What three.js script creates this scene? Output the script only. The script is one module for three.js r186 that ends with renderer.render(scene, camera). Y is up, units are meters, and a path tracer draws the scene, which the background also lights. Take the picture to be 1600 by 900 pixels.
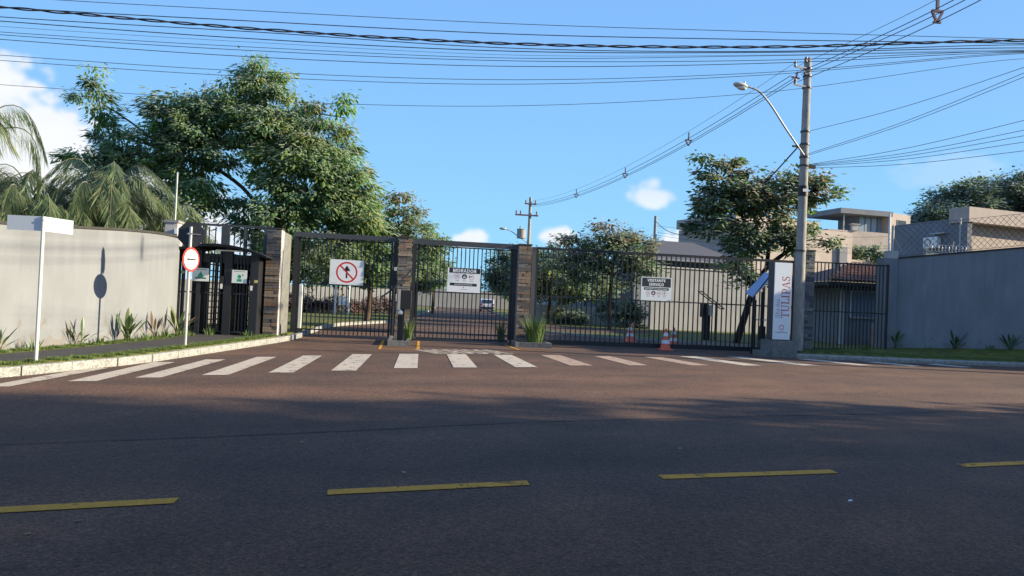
import * as THREE from 'three';
import { mergeGeometries } from 'three/addons/utils/BufferGeometryUtils.js';
import { RoundedBoxGeometry } from 'three/addons/geometries/RoundedBoxGeometry.js';
import { FontLoader } from 'three/addons/loaders/FontLoader.js';

// ------------------------------------------------------------------ camera, sky, sun, exposure
const scene = new THREE.Scene();
const D2R = Math.PI / 180;
const camera = new THREE.PerspectiveCamera(42.41, 16 / 9, 0.1, 1500);
{
  const yaw = 7.85 * D2R, pit = 1.0 * D2R, roll = 2.5 * D2R;
  const fw = new THREE.Vector3(Math.sin(yaw) * Math.cos(pit), Math.sin(pit), -Math.cos(yaw) * Math.cos(pit));
  const r0 = new THREE.Vector3(Math.cos(yaw), 0, Math.sin(yaw)), u0 = new THREE.Vector3().crossVectors(r0, fw);
  const r = r0.clone().multiplyScalar(Math.cos(roll)).addScaledVector(u0, Math.sin(roll));
  const u = u0.clone().multiplyScalar(Math.cos(roll)).addScaledVector(r0, -Math.sin(roll));
  camera.position.set(0, 1.5, 0);
  camera.quaternion.setFromRotationMatrix(new THREE.Matrix4().makeBasis(r, u, fw.clone().negate()));
}
const renderer = new THREE.WebGLRenderer({ antialias: true });
renderer.toneMapping = THREE.LinearToneMapping;
renderer.toneMappingExposure = 2.1;
renderer.shadowMap.enabled = true;

const SUN_EL = 18.7 * D2R, SUN_AZ = 10 * D2R;                 // azimuth measured from +x towards +z
const sunDir = new THREE.Vector3(Math.cos(SUN_EL) * Math.cos(SUN_AZ), Math.sin(SUN_EL), Math.cos(SUN_EL) * Math.sin(SUN_AZ));
const sun = new THREE.DirectionalLight(new THREE.Color().setRGB(1, 0.87, 0.63), 4.6);
sun.target.position.set(0, 0, -25); sun.position.copy(sunDir).multiplyScalar(120).add(sun.target.position);
sun.castShadow = true; sun.shadow.mapSize.set(4096, 4096); sun.shadow.radius = 1;
Object.assign(sun.shadow.camera, { left: -70, right: 70, top: 60, bottom: -60, near: 1, far: 300 });
scene.add(sun, sun.target);

// ---- small maths
function rng(a) { return () => { a |= 0; a = a + 0x6D2B79F5 | 0; let t = Math.imul(a ^ a >>> 15, 1 | a); t = t + Math.imul(t ^ t >>> 7, 61 | t) ^ t; return ((t ^ t >>> 14) >>> 0) / 4294967296; }; }
const hash = (x, y, s) => { let h = Math.imul(x, 374761393) + Math.imul(y, 668265263) + Math.imul(s, 974634777) | 0; h = Math.imul(h ^ h >>> 13, 1274126177); return ((h ^ h >>> 16) >>> 0) / 4294967296; };
const mod = (a, n) => ((a % n) + n) % n;
function vn(x, y, per, s) {
  const x0 = Math.floor(x), y0 = Math.floor(y); let fx = x - x0, fy = y - y0;
  fx = fx * fx * (3 - 2 * fx); fy = fy * fy * (3 - 2 * fy);
  const a = mod(x0, per), b = mod(x0 + 1, per), c = mod(y0, per), d = mod(y0 + 1, per);
  return (hash(a, c, s) * (1 - fx) + hash(b, c, s) * fx) * (1 - fy) + (hash(a, d, s) * (1 - fx) + hash(b, d, s) * fx) * fy;
}
function fbm(x, y, per, s, oct = 4) { let v = 0, a = 0.5, n = 0; for (let i = 0; i < oct; i++) { v += a * vn(x, y, per, s + i); n += a; a *= 0.5; x *= 2; y *= 2; per *= 2; } return v / n; }
const sst = (a, b, x) => { const t = Math.min(1, Math.max(0, (x - a) / (b - a))); return t * t * (3 - 2 * t); };

// ---- the sky: clear blue air with a few cumulus clouds
{
  const W = 2048, H = 1024, data = new Float32Array(W * H * 4);
  // azimuth from -z towards +x, elevation, half widths, density (all degrees)
  const clouds = [[-30, 7.6, 8.0, 5.0, 1.2], [-23, 5.0, 5.5, 3.8, 1.2], [-27, 3.5, 9, 4.5, 1.2], [-40, 7.5, 11, 6.0, 1.2], [-15, 3.4, 6, 3.0, 0.95], [4.6, 4.6, 1.3, 0.8, 0.9], [11.0, 4.9, 1.4, 0.9, 1.0], [21.8, 4.7, 2.6, 1.5, 1.0], [18.3, 8.4, 1.7, 1.15, 0.75], [37.5, 9.8, 4, 1.3, 0.18], [30, 3, 6, 1.4, 0.4]];
  const R = rng(77); for (let i = 0; i < 26; i++) clouds.push([60 + R() * 240, 2 + R() * 16, 4 + R() * 9, 1.5 + R() * 3.5, 0.6 + R() * 0.4]);
  for (let j = 0; j < H; j++) {
    const el = ((j + 0.5) / H - 0.5) * 180;
    for (let i = 0; i < W; i++) {
      const ph = ((i + 0.5) / W - 0.5) * 2 * Math.PI;           // atan2(z, x)
      let az = ph / D2R + 90; if (az > 180) az -= 360;
      const e = Math.max(el, 0), k = Math.exp(-e / 16), t = Math.min(1, e / 75);
      let r = 0.096 + 0.090 * k - 0.02 * t, g = 0.236 + 0.150 * k - 0.10 * t, b = 0.50 + 0.02 * k - 0.13 * t;
      const cd = Math.cos(el * D2R) * Math.cos(ph) * sunDir.x + Math.sin(el * D2R) * sunDir.y + Math.cos(el * D2R) * Math.sin(ph) * sunDir.z;
      const cp = Math.max(0, cd), glow = Math.pow(cp, 24) * 0.25 + Math.pow(cp, 5) * 0.10; r += glow; g += glow * 0.9; b += glow * 0.6;
      let c = 0, n = -1; if (el > -1 && el < 30)
      for (const [ca, ce, wa, we, dn] of clouds) {
        let da = az - ca; if (da > 180) da -= 360; if (da < -180) da += 360;
        if (Math.abs(da) > wa * 1.7) continue;
        const dy = (el - ce) / we, q = (da / wa) ** 2 + (dy < 0 ? dy * dy * 1.4 : dy * dy);
        if (q > 2.6) continue;
        if (n < 0) n = 0.5 + (fbm(az * 0.3 + 200, el * 0.55 + 50, 4096, 5, 6) - 0.5) * 0.75 + (fbm(az * 1.1 + 300, el * 1.7 + 70, 4096, 25, 5) - 0.5) * 0.55;
        const w = sst(0.10, 0.5, (1 - q * 0.72) * 0.62 + (dn > 1 ? 0.3 : 0) + (n - 0.5) * 1.35);
        c = Math.max(c, Math.min(1, w * dn));
      }
      if (el < 0) c = 0;
      const sh = c ? fbm(az * 0.22 + 90, el * 0.45 + 20, 4096, 15, 4) : 0;
      const cr = 0.40 + 0.12 * sh, cg = 0.425 + 0.10 * sh, cb = 0.455 + 0.08 * sh;
      r += (cr - r) * c; g += (cg - g) * c; b += (cb - b) * c;
      const o = (j * W + i) * 4; data[o] = r; data[o + 1] = g; data[o + 2] = b; data[o + 3] = 1;
    }
  }
  const tex = new THREE.DataTexture(data, W, H, THREE.RGBAFormat, THREE.FloatType);
  tex.mapping = THREE.EquirectangularReflectionMapping; tex.magFilter = tex.minFilter = THREE.LinearFilter; tex.needsUpdate = true;
  scene.background = tex; scene.environment = tex;
}

// ------------------------------------------------------------------ textures and materials
function tex(size, metres, fn, colour = true) {
  const d = new Uint8Array(size * size * 4);
  for (let j = 0; j < size; j++) for (let i = 0; i < size; i++) {
    const c = fn(i / size, j / size, i, j), o = (j * size + i) * 4;
    for (let k = 0; k < 3; k++) d[o + k] = Math.max(0, Math.min(255, (c.length ? c[k] : c) * 255));
    d[o + 3] = 255;
  }
  const t = new THREE.DataTexture(d, size, size); t.wrapS = t.wrapT = THREE.RepeatWrapping; t.magFilter = THREE.LinearFilter; t.minFilter = THREE.LinearMipmapLinearFilter; t.generateMipmaps = true; t.anisotropy = 16;
  t.repeat.set(1 / metres, 1 / metres); if (colour) t.colorSpace = THREE.SRGBColorSpace; t.needsUpdate = true; return t;
}
const col = (r, g, b) => new THREE.Color().setRGB(r, g, b);
const std = (c, roughness = 0.8, o = {}) => new THREE.MeshStandardMaterial({ color: col(...c), roughness, ...o });

const grain = (u, v, i, j) => hash(i, j, 3);
const asphaltTex = tex(1024, 3.2, (u, v, i, j) => {
  const ag = vn(u * 300, v * 300, 300, 1), ag2 = vn(u * 130, v * 130, 130, 6);
  const a = 0.60 + 0.30 * (ag - 0.5) + 0.16 * (ag2 - 0.5) + 0.26 * (hash(i, j, 2) - 0.5) + 0.14 * (fbm(u * 8, v * 8, 8, 3) - 0.5);
  const s = hash(i >> 1, j >> 1, 9) > 0.994 ? 0.25 : 0; return [a + s, a + s * 0.97, a + s * 0.92];
});
const asphaltBump = tex(1024, 3.2, (u, v, i, j) => 0.5 * vn(u * 330, v * 330, 330, 4) + 0.5 * vn(u * 170, v * 170, 170, 5), false);
const plasterTex = tex(1024, 4, (u, v, i, j) => { const a = 0.86 + 0.10 * (fbm(u * 6, v * 6, 6, 21, 5) - 0.5) + 0.05 * (hash(i, j, 7) - 0.5) + 0.06 * (fbm(u * 24, v * 5, 24, 31, 3) - 0.5); return [a, a, a]; });
// boundary wall render: mottling, thin rain streaks hanging from the coping, reddish soil splashes with ragged edges, a repainted patch
const wallTex = (() => {
  const R = rng(73), W = 1024, streak = Array.from({ length: 90 }, () => [Math.floor(R() * W), 1 + Math.floor(R() * 4), 0.1 + R() * 0.5, 0.02 + R() * 0.05]), S = new Float32Array(W * W);
  for (const [x, w, len, a] of streak) for (let j = 0; j < len * W * 0.7; j++) for (let k = 0; k < w; k++) { const y = W * 0.93 - j | 0; if (y > 0) S[y * W + (x + k + Math.floor(3 * vn(j * 0.02, x, 4096, 3))) % W] += a * (0.4 + 0.6 * vn(j * 0.05, x, 4096, 7)); }
  const t = tex(W, 4, (u, v, i, j) => {
    let a = 0.87 + 0.10 * (fbm(u * 6, v * 6, 6, 21, 5) - 0.5) + 0.05 * (hash(i, j, 7) - 0.5) + 0.06 * (fbm(u * 24, v * 5, 24, 31, 3) - 0.5) - S[j * W + i];
    if (Math.abs(u - 0.62) < 0.07 && Math.abs(v - 0.42) < 0.09 + 0.02 * vn(u * 60, 3, 60, 5)) a -= 0.02;
    const n = fbm(u * 30, v * 30, 30, 77, 4), soil = v < 0.14 && n > 0.42 + v * 2.2 && fbm(u * 4, 2, 4, 79, 2) > 0.42 ? 0.5 : 0; return [a - soil * 0.05, a - soil * 0.13, a - soil * 0.2];
  }); t.repeat.set(1 / 4, 1 / 5.2); return t;
})();
const plasterBump = tex(512, 1, (u, v, i, j) => 0.6 * vn(u * 120, v * 120, 120, 8) + 0.4 * fbm(u * 20, v * 20, 20, 6), false);
const grassTex = tex(1024, 2.2, (u, v, i, j) => {
  const n = fbm(u * 9, v * 9, 9, 40, 4), f = vn(u * 300, v * 300, 300, 41), y = fbm(u * 40, v * 40, 40, 44, 3);
  const a = 0.48 + 0.40 * (f - 0.5) + 0.30 * (n - 0.5); return [a * (0.82 + 0.35 * y), a * 1.0, a * 0.42];
});
const concreteTex = tex(512, 1.2, (u, v, i, j) => { const a = 0.72 + 0.28 * (hash(i, j, 12) - 0.5) + 0.25 * (vn(u * 60, v * 60, 60, 13) - 0.5) + 0.12 * (fbm(u * 5, v * 5, 5, 14) - 0.5); return [a, a, a * 0.98]; });
const paintTex = tex(512, 1.6, (u, v, i, j) => { const n = fbm(u * 10, v * 10, 10, 51, 5), c = vn(u * 90, v * 90, 90, 52); const a = 0.86 + 0.10 * (n - 0.5) + 0.1 * (c - 0.5) - (n + c * 0.3 > 0.86 ? 0.3 : 0) - (hash(i, j, 55) > 0.93 ? 0.2 : 0); return [a, a * 0.985, a * 0.96]; });
const stoneTex = tex(256, 0.35, (u, v, i, j) => { const a = 0.72 + 0.4 * (fbm(u * 4, v * 12, 4, 61, 4) - 0.5) + 0.18 * (hash(i, j, 62) - 0.5); return [a, a, a]; });
const barkTex = tex(256, 0.6, (u, v) => { const a = 0.65 + 0.6 * (fbm(u * 12, v * 3, 3, 71, 4) - 0.5); return [a, a * 0.95, a * 0.9]; });
const roofTex = tex(256, 0.5, (u, v, i, j) => { const a = 0.8 + 0.3 * (fbm(u * 6, v * 6, 6, 81, 4) - 0.5) + 0.1 * (hash(i, j, 82) - 0.5); return [a, a, a]; });
const poleTex = tex(256, 0.8, (u, v, i, j) => { const a = 0.82 + 0.2 * (fbm(u * 8, v * 4, 4, 91, 4) - 0.5) + 0.1 * (hash(i, j, 92) - 0.5); return [a, a, a]; });

const M = {
  ground: std([0.10, 0.085, 0.055], 1, { map: concreteTex }),
  asphalt: new THREE.MeshStandardMaterial({ color: 0xffffff, vertexColors: true, map: asphaltTex, bumpMap: asphaltBump, bumpScale: 0.008, roughness: 0.9 }),
  path: std([0.13, 0.12, 0.115], 0.95, { map: asphaltTex, bumpMap: asphaltBump, bumpScale: 0.004 }),
  redpath: std([0.26, 0.14, 0.09], 0.95, { map: asphaltTex }),
  seam: std([0.025, 0.024, 0.024], 0.9),
  grass: std([0.50, 0.54, 0.27], 1, { map: grassTex }),
  kerb: std([0.64, 0.64, 0.63], 0.8, { map: concreteTex }),
  kerbIn: std([0.6, 0.58, 0.53], 0.85, { map: concreteTex }),
  white: std([0.80, 0.69, 0.54], 0.8, { map: paintTex }),
  worn: std([0.62, 0.44, 0.32], 0.85, { map: paintTex }),
  yellow: std([0.92, 0.43, 0.02], 0.8, { map: paintTex }),
  wallRender: std([0.305, 0.32, 0.34], 0.95, { map: wallTex, bumpMap: plasterBump, bumpScale: 0.002 }),
  coping: std([0.10, 0.095, 0.09], 0.9, { map: concreteTex }),
  plaster: std([0.66, 0.63, 0.58], 0.9, { map: plasterTex }),
  plasterGrey: std([0.36, 0.36, 0.36], 0.9, { map: plasterTex }),
  beige: std([0.60, 0.50, 0.44], 0.95, { map: plasterTex }),
  greyHouse: std([0.27, 0.28, 0.31], 0.95, { map: plasterTex }),
  paleHouse: std([0.58, 0.60, 0.64], 0.95, { map: plasterTex }),
  inWall: std([0.46, 0.45, 0.45], 0.95, { map: plasterTex }),
  slate: std([0.14, 0.14, 0.16], 0.8, { map: roofTex }),
  metal: std([0.020, 0.022, 0.028], 0.45, { metalness: 0.15 }),
  metalGrey: std([0.062, 0.066, 0.075], 0.5, { metalness: 0.2 }),
  black: std([0.012, 0.012, 0.014], 0.55),
  galv: std([0.45, 0.45, 0.44], 0.45, { metalness: 0.35 }),
  plate: std([0.80, 0.82, 0.82], 0.4),
  plateBack: std([0.022, 0.026, 0.034], 0.6),
  red: std([0.50, 0.035, 0.03], 0.5),
  whitePaint: std([0.78, 0.78, 0.76], 0.45),
  pole: std([0.50, 0.47, 0.42], 0.9, { map: poleTex }),
  concrete: std([0.36, 0.36, 0.35], 0.95, { map: concreteTex }),
  cable: std([0.028, 0.028, 0.034], 0.7),
  cableBrown: std([0.09, 0.05, 0.045], 0.7),
  insulator: std([0.16, 0.09, 0.10], 0.4),
  orange: std([0.80, 0.15, 0.075], 0.55),
  coneWhite: std([0.75, 0.75, 0.74], 0.5),
  bark: std([0.20, 0.14, 0.095], 0.95, { map: barkTex }),
  barkDark: std([0.075, 0.055, 0.045], 0.95, { map: barkTex }),
  leaf: new THREE.MeshPhysicalMaterial({ vertexColors: true, roughness: 0.95, side: THREE.DoubleSide, transmission: 0.56, thickness: 0 }),
  blade: new THREE.MeshPhysicalMaterial({ color: col(0.10, 0.17, 0.035), roughness: 0.55, side: THREE.DoubleSide, transmission: 0.2, thickness: 0 }),
  strel: new THREE.MeshPhysicalMaterial({ color: col(0.075, 0.125, 0.04), roughness: 0.4, side: THREE.DoubleSide, transmission: 0.15, thickness: 0 }),
  strelPale: new THREE.MeshPhysicalMaterial({ color: col(0.14, 0.17, 0.05), roughness: 0.45, side: THREE.DoubleSide, transmission: 0.15, thickness: 0 }),
  strelDry: std([0.13, 0.085, 0.045], 0.9, { side: THREE.DoubleSide }),
  glass: std([0.03, 0.045, 0.06], 0.06, { metalness: 0.0 }),
  glassPale: std([0.22, 0.27, 0.33], 0.08),
  tyre: std([0.015, 0.015, 0.015], 0.9), carWhite: std([0.55, 0.56, 0.58], 0.3), lampRed: std([0.4, 0.02, 0.02], 0.3),
  litter: std([0.35, 0.22, 0.10], 0.9), panelBlue: std([0.30, 0.40, 0.58], 0.25),
  roofTile: [std([0.42, 0.17, 0.09], 0.9, { map: roofTex }), std([0.36, 0.19, 0.12], 0.9, { map: roofTex }), std([0.48, 0.24, 0.14], 0.9, { map: roofTex })],
  stone: [[0.36, 0.28, 0.22], [0.46, 0.33, 0.24], [0.24, 0.21, 0.20], [0.33, 0.32, 0.32], [0.52, 0.41, 0.31], [0.19, 0.17, 0.16], [0.40, 0.24, 0.16]].map((c) => std(c, 0.9, { map: stoneTex })),
  stoneCool: [[0.26, 0.28, 0.30], [0.38, 0.36, 0.33], [0.18, 0.20, 0.22], [0.46, 0.43, 0.38], [0.32, 0.33, 0.36]].map((c) => std(c, 0.9, { map: stoneTex })),
};

// ------------------------------------------------------------------ helpers
const names = {};
function numbered(n) { const k = names[n] = (names[n] ?? -1) + 1; return k ? n + '_' + String(k).padStart(3, '0') : n; }
function shade(m) { m.castShadow = true; m.receiveShadow = true; return m; }
function part(name, geo, mat, parent) { const m = shade(new THREE.Mesh(geo, mat)); m.name = name; parent.add(m); return m; }
function thing(name, label, category, [x, y, z] = [0, 0, 0], ry = 0, group) {
  const o = new THREE.Group(); o.name = numbered(name); o.position.set(x, y, z); o.rotation.y = ry; o.userData = { label, category }; if (group) o.userData.group = group; scene.add(o); return o;
}
function single(name, label, category, geo, mat, group) { const m = shade(new THREE.Mesh(geo, mat)); m.name = numbered(name); m.userData = { label, category }; if (group) m.userData.group = group; scene.add(m); return m; }
function struct(name, geo, mat, kind = 'structure') { const m = shade(new THREE.Mesh(geo, mat)); m.name = numbered(name); m.userData.kind = kind; scene.add(m); return m; }
function structGroup(name) { const o = new THREE.Group(); o.name = numbered(name); o.userData.kind = 'structure'; scene.add(o); return o; }
function copy(src, [x, y, z], ry = 0, label) { const c = src.clone(); c.userData = { ...src.userData }; c.name = numbered(src.name.replace(/_\d+$/, '')); c.position.set(x, y, z); c.rotation.y = ry; if (label) c.userData.label = label; scene.add(c); return c; }
// uv in metres from position and facing
function muv(g) {
  const p = g.attributes.position, n = g.attributes.normal, uv = new Float32Array(p.count * 2);
  for (let i = 0; i < p.count; i++) {
    const ax = Math.abs(n.getX(i)), ay = Math.abs(n.getY(i)), az = Math.abs(n.getZ(i));
    if (ay >= ax && ay >= az) { uv[2 * i] = p.getX(i); uv[2 * i + 1] = p.getZ(i); }
    else if (ax > az) { uv[2 * i] = p.getZ(i); uv[2 * i + 1] = p.getY(i); }
    else { uv[2 * i] = p.getX(i); uv[2 * i + 1] = p.getY(i); }
  }
  g.setAttribute('uv', new THREE.BufferAttribute(uv, 2)); return g;
}
const bx = (w, h, d, x = 0, y = 0, z = 0, ry = 0) => { const g = new THREE.BoxGeometry(w, h, d); if (ry) g.rotateY(ry); g.translate(x, y, z); return muv(g); };
const rb = (w, h, d, r, x = 0, y = 0, z = 0) => muv(new RoundedBoxGeometry(w, h, d, 1, r).translate(x, y, z));
const b2 = (x0, x1, y0, y1, z0, z1) => bx(Math.abs(x1 - x0), Math.abs(y1 - y0), Math.abs(z1 - z0), (x0 + x1) / 2, (y0 + y1) / 2, (z0 + z1) / 2);
const cy = (r0, r1, h, x = 0, y = 0, z = 0, seg = 14) => muv(new THREE.CylinderGeometry(r1, r0, h, seg).translate(x, y, z));
const V = (x, y, z) => new THREE.Vector3(x, y, z);
const tube = (pts, r, seg = 24, rad = 5) => new THREE.TubeGeometry(new THREE.CatmullRomCurve3(pts.map((p) => p.isVector3 ? p : V(...p))), seg, r, rad);
const merge = (a) => mergeGeometries(a.map((g) => g.index ? g.toNonIndexed() : g));
// a bar between two points
function bar(a, b, w, d = w) { const A = V(...a), B = V(...b), L = A.distanceTo(B); const g = new THREE.BoxGeometry(w, L, d); g.applyQuaternion(new THREE.Quaternion().setFromUnitVectors(V(0, 1, 0), B.clone().sub(A).normalize())); const m = A.add(B).multiplyScalar(0.5); return muv(g.translate(m.x, m.y, m.z)); }
// flat-topped slab from an (x, z) outline
function slab(outline, y0, y1) {
  const s = new THREE.Shape(outline.map(([x, z]) => new THREE.Vector2(x, -z)));
  return muv(new THREE.ExtrudeGeometry(s, { depth: y1 - y0, bevelEnabled: false }).rotateX(-Math.PI / 2).translate(0, y0, 0));
}
function sheet(outline, y) { return muv(new THREE.ShapeGeometry(new THREE.Shape(outline.map(([x, z]) => new THREE.Vector2(x, -z)))).rotateX(-Math.PI / 2).translate(0, y, 0)); }
// tapered limb along points
function limb(pts, r0, r1, rad = 7, steps = 4) {
  const c = new THREE.CatmullRomCurve3(pts.map((p) => V(...p))), n = Math.max(2, (pts.length - 1) * steps), fr = c.computeFrenetFrames(n, false), P = [], N = [], U = [], I = [];
  for (let i = 0; i <= n; i++) {
    const t = i / n, q = c.getPoint(t), r = r0 + (r1 - r0) * t;
    for (let k = 0; k <= rad; k++) { const a = k / rad * 2 * Math.PI, d = fr.normals[i].clone().multiplyScalar(Math.cos(a)).addScaledVector(fr.binormals[i], Math.sin(a)); P.push(q.x + d.x * r, q.y + d.y * r, q.z + d.z * r); N.push(d.x, d.y, d.z); U.push(k / rad * 0.6, t * 3); }
  }
  for (let i = 0; i < n; i++) for (let k = 0; k < rad; k++) { const a = i * (rad + 1) + k, b = a + rad + 1; I.push(a, a + 1, b, b, a + 1, b + 1); }
  const g = new THREE.BufferGeometry(); g.setAttribute('position', new THREE.Float32BufferAttribute(P, 3)); g.setAttribute('normal', new THREE.Float32BufferAttribute(N, 3)); g.setAttribute('uv', new THREE.Float32BufferAttribute(U, 2)); g.setIndex(I); return g;
}
// canvas print for a flat sign
function print(w, h, draw) { const c = document.createElement('canvas'); c.width = w; c.height = h; const x = c.getContext('2d'); draw(x, w, h); const t = new THREE.CanvasTexture(c); t.colorSpace = THREE.SRGBColorSpace; t.anisotropy = 8; return new THREE.MeshStandardMaterial({ map: t, roughness: 0.45 }); }
const face = (w, h, x, y, z) => new THREE.PlaneGeometry(w, h).translate(x, y, z);

// ------------------------------------------------------------------ ground and roads
struct('ground', muv(new THREE.PlaneGeometry(1400, 1400).rotateX(-Math.PI / 2).translate(0, -0.06, -300)), M.ground);
function road(x0, x1, z0, z1, step) {
  const nx = Math.round((x1 - x0) / step), nz = Math.round((z1 - z0) / step), g = new THREE.PlaneGeometry(x1 - x0, z1 - z0, nx, nz).rotateX(-Math.PI / 2).translate((x0 + x1) / 2, 0, (z0 + z1) / 2);
  const p = g.attributes.position, c = new Float32Array(p.count * 3);
  for (let i = 0; i < p.count; i++) {
    const x = p.getX(i), z = p.getZ(i), s = x + z * 0.2, t = z + x * 0.2;
    const dust = fbm(s * 0.11 + 40, t * 0.5 + 40, 4096, 101, 4), blot = fbm(s * 0.7 + 90, t * 1.1 + 90, 4096, 111, 3), track = fbm(s * 0.05 + 9, t * 1.5 + 30, 4096, 121, 2);
    const d = sst(0.38, 0.66, dust), k = 0.80 + 0.5 * (blot - 0.5) + 0.5 * (track - 0.5);
    c[3 * i] = (0.355 + 0.15 * d) * k; c[3 * i + 1] = (0.184 + 0.060 * d) * k; c[3 * i + 2] = (0.102 + 0.022 * d) * k;
  }
  g.setAttribute('color', new THREE.BufferAttribute(c, 3)); return muv(g);
}
struct('road', road(-60, 60, -24, 20, 0.5), M.asphalt);
struct('inner_road', road(-5, 17, -140, -24, 0.5), M.asphalt);

// kerb lines
const lerp2 = (a, b, t) => [a[0] + (b[0] - a[0]) * t, a[1] + (b[1] - a[1]) * t];
function resample(pl, step) {
  const c = new THREE.CatmullRomCurve3(pl.map(([x, z]) => V(x, 0, z))), n = Math.max(2, Math.round(c.getLength() / step)), o = [];
  for (let i = 0; i <= n; i++) { const p = c.getPointAt(i / n); o.push([p.x, p.z]); } return o;
}
// one kerb block between two points; the block lies on the left-hand side of travel by w
function kerbBlock(a, b, h, w, side) {
  const dx = b[0] - a[0], dz = b[1] - a[1], L = Math.hypot(dx, dz), s = new THREE.Shape([[0, -0.03], [0, h - 0.05], [0.045, h], [w, h], [w, -0.03]].map(([x, y]) => new THREE.Vector2(x, y)));
  const g = new THREE.ExtrudeGeometry(s, { depth: L - 0.012, bevelEnabled: false }).translate(0, 0, 0.006);
  // local x = into the verge, local z = along
  const f = V(dx / L, 0, dz / L), inx = side > 0 ? V(-f.z, 0, f.x) : V(f.z, 0, -f.x);
  const m = new THREE.Matrix4().makeBasis(inx, V(0, 1, 0), f).setPosition(a[0], 0, a[1]); g.applyMatrix4(m);
  if (m.determinant() < 0) { g.computeVertexNormals(); const q = g.attributes.position.array, nn = g.attributes.normal.array; for (let i = 0; i < q.length; i += 9) for (let k = 0; k < 3; k++) { let t = q[i + 3 + k]; q[i + 3 + k] = q[i + 6 + k]; q[i + 6 + k] = t; t = nn[i + 3 + k]; nn[i + 3 + k] = nn[i + 6 + k]; nn[i + 6 + k] = t; } g.computeVertexNormals(); }
  return muv(g);
}
function kerb(name, line, h, w, side, mat, step = 1) { const o = structGroup(name), p = resample(line, step); for (let i = 0; i < p.length - 1; i++) part('kerb_stone', kerbBlock(p[i], p[i + 1], h, w, side), mat, o); return o; }

const KL = [[-24, -5.2], [-13, -8], [-8.6, -9.6], [-7.0, -11.0], [-6.2, -12.3], [-5.74, -13.5], [-5.2, -14.9], [-4.72, -17.3], [-4.2, -20.2], [-3.74, -23], [-3.66, -24.1], [-3.6, -25.3]];
const WL = [[-26, -7.6], [-14.5, -9.9], [-10.4, -11.2], [-8.9, -12.3], [-8.1, -13.6], [-7.75, -14.6], [-7.45, -15.7], [-7.1, -17.0], [-6.78, -19.0], [-6.55, -20.9], [-6.52, -22.2]];
kerb('kerb', KL, 0.15, 0.16, 1, M.kerb);
struct('grass_verge', slab([...resample(KL, 1).map(([x, z]) => [x - 0.13, z + 0.01]), [-3.8, -25.9], [-8.5, -25.9], [-8.5, -22.4], ...resample(WL, 1).reverse().map(([x, z]) => [x - 0.3, z]), [-26, -6]], -0.03, 0.145), M.grass);
{ // footpath band on the left verge, running to the pedestrian gate
  const a = [[-24, -6.0], [-13, -8.6], [-8.9, -10.3], [-7.4, -11.7], [-6.6, -13.0], [-6.2, -14.2], [-5.75, -15.5], [-5.25, -17.8], [-4.85, -20.2], [-4.45, -21.9], [-4.3, -22.6]], b = [[-25, -7.0], [-13.8, -9.4], [-9.8, -10.9], [-8.3, -12.1], [-7.5, -13.5], [-7.1, -14.8], [-6.75, -16.2], [-6.4, -18.2], [-6.1, -20.2], [-6.3, -21.9], [-6.6, -22.6]];
  struct('footpath', sheet([...resample(a, 0.8), [-4.3, -25.2], [-6.7, -25.2], ...resample(b, 0.8).reverse()], 0.1495), M.path);
}
// right-hand kerb and rising verge
const KR = [[12.97, -23.42], [14.6, -23.15], [17, -22.85], [21, -22.75], [26, -22.2], [34, -20.8]];
kerb('kerb', KR, 0.15, 0.16, -1, M.kerbIn);
{
  const k = resample(KR, 0.6), P = [], I = [];
  const wallAt = (x) => x < 15 ? -26.6 : x < 19.2 ? -27.4 : x < 23.1 ? -27.4 + (x - 19.2) * 0.55 : -25.25 + (x - 23.1) * 0.32;
  const hAt = (x) => x < 15 ? 0.15 : x < 19 ? 0.15 + (x - 15) * 0.035 : 0.29 + (x - 19) * 0.065;
  const R = 6; k.forEach(([x, z]) => { for (let j = 0; j <= R; j++) { const t = j / R, z0 = z - 0.13, z1 = wallAt(x) - 0.6; P.push(x, 0.146 + (hAt(x) - 0.146) * sst(0, 0.85, t), z0 + (z1 - z0) * t); } });
  for (let i = 0; i < k.length - 1; i++) for (let j = 0; j < R; j++) { const a = i * (R + 1) + j, b = a + R + 1; I.push(a, b, a + 1, b, b + 1, a + 1); }
  const g = new THREE.BufferGeometry(); g.setAttribute('position', new THREE.Float32BufferAttribute(P, 3)); g.setIndex(I); g.computeVertexNormals();
  struct('grass_verge', muv(g), M.grass);
}
// inner lawns and kerbs
const KI = [[-3.72, -25.9], [-3.62, -28.5], [-3.59, -32.4], [-3.1, -35.8], [-1.5, -40.3], [-0.4, -44], [0.34, -55.8], [1.69, -74], [5.0, -134]];
kerb('kerb', KI, 0.15, 0.16, 1, M.kerb, 1.6);
struct('lawn', slab([...resample(KI, 1.5).map(([x, z]) => [x - 0.12, z]), [-40, -134], [-40, -30], [-9, -25.92], [-4, -25.92]], -0.03, 0.145), M.grass);
const KJ = [[15.6, -27.0], [14.5, -28.4], [12.62, -30.5], [10.4, -32.4], [7.9, -33.9], [6.7, -35.6], [6.6, -38], [7.2, -48], [8.3, -60], [10.8, -96], [13.6, -134]];
kerb('kerb', KJ, 0.12, 0.15, -1, M.kerbIn, 1.6);
struct('lawn', slab([...resample(KJ, 1.5).map(([x, z]) => [x + 0.11, z - 0.02]), [60, -134], [60, -30], [22, -28.2]], -0.03, 0.116), M.grass);
struct('footpath', sheet([[7.2, -35.2], [8.4, -34.9], [11.2, -36.4], [13.2, -38.6], [14.2, -42.5], [9.6, -43], [8.2, -50], [7.5, -47], [6.95, -38]], 0.121), M.redpath);
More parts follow.
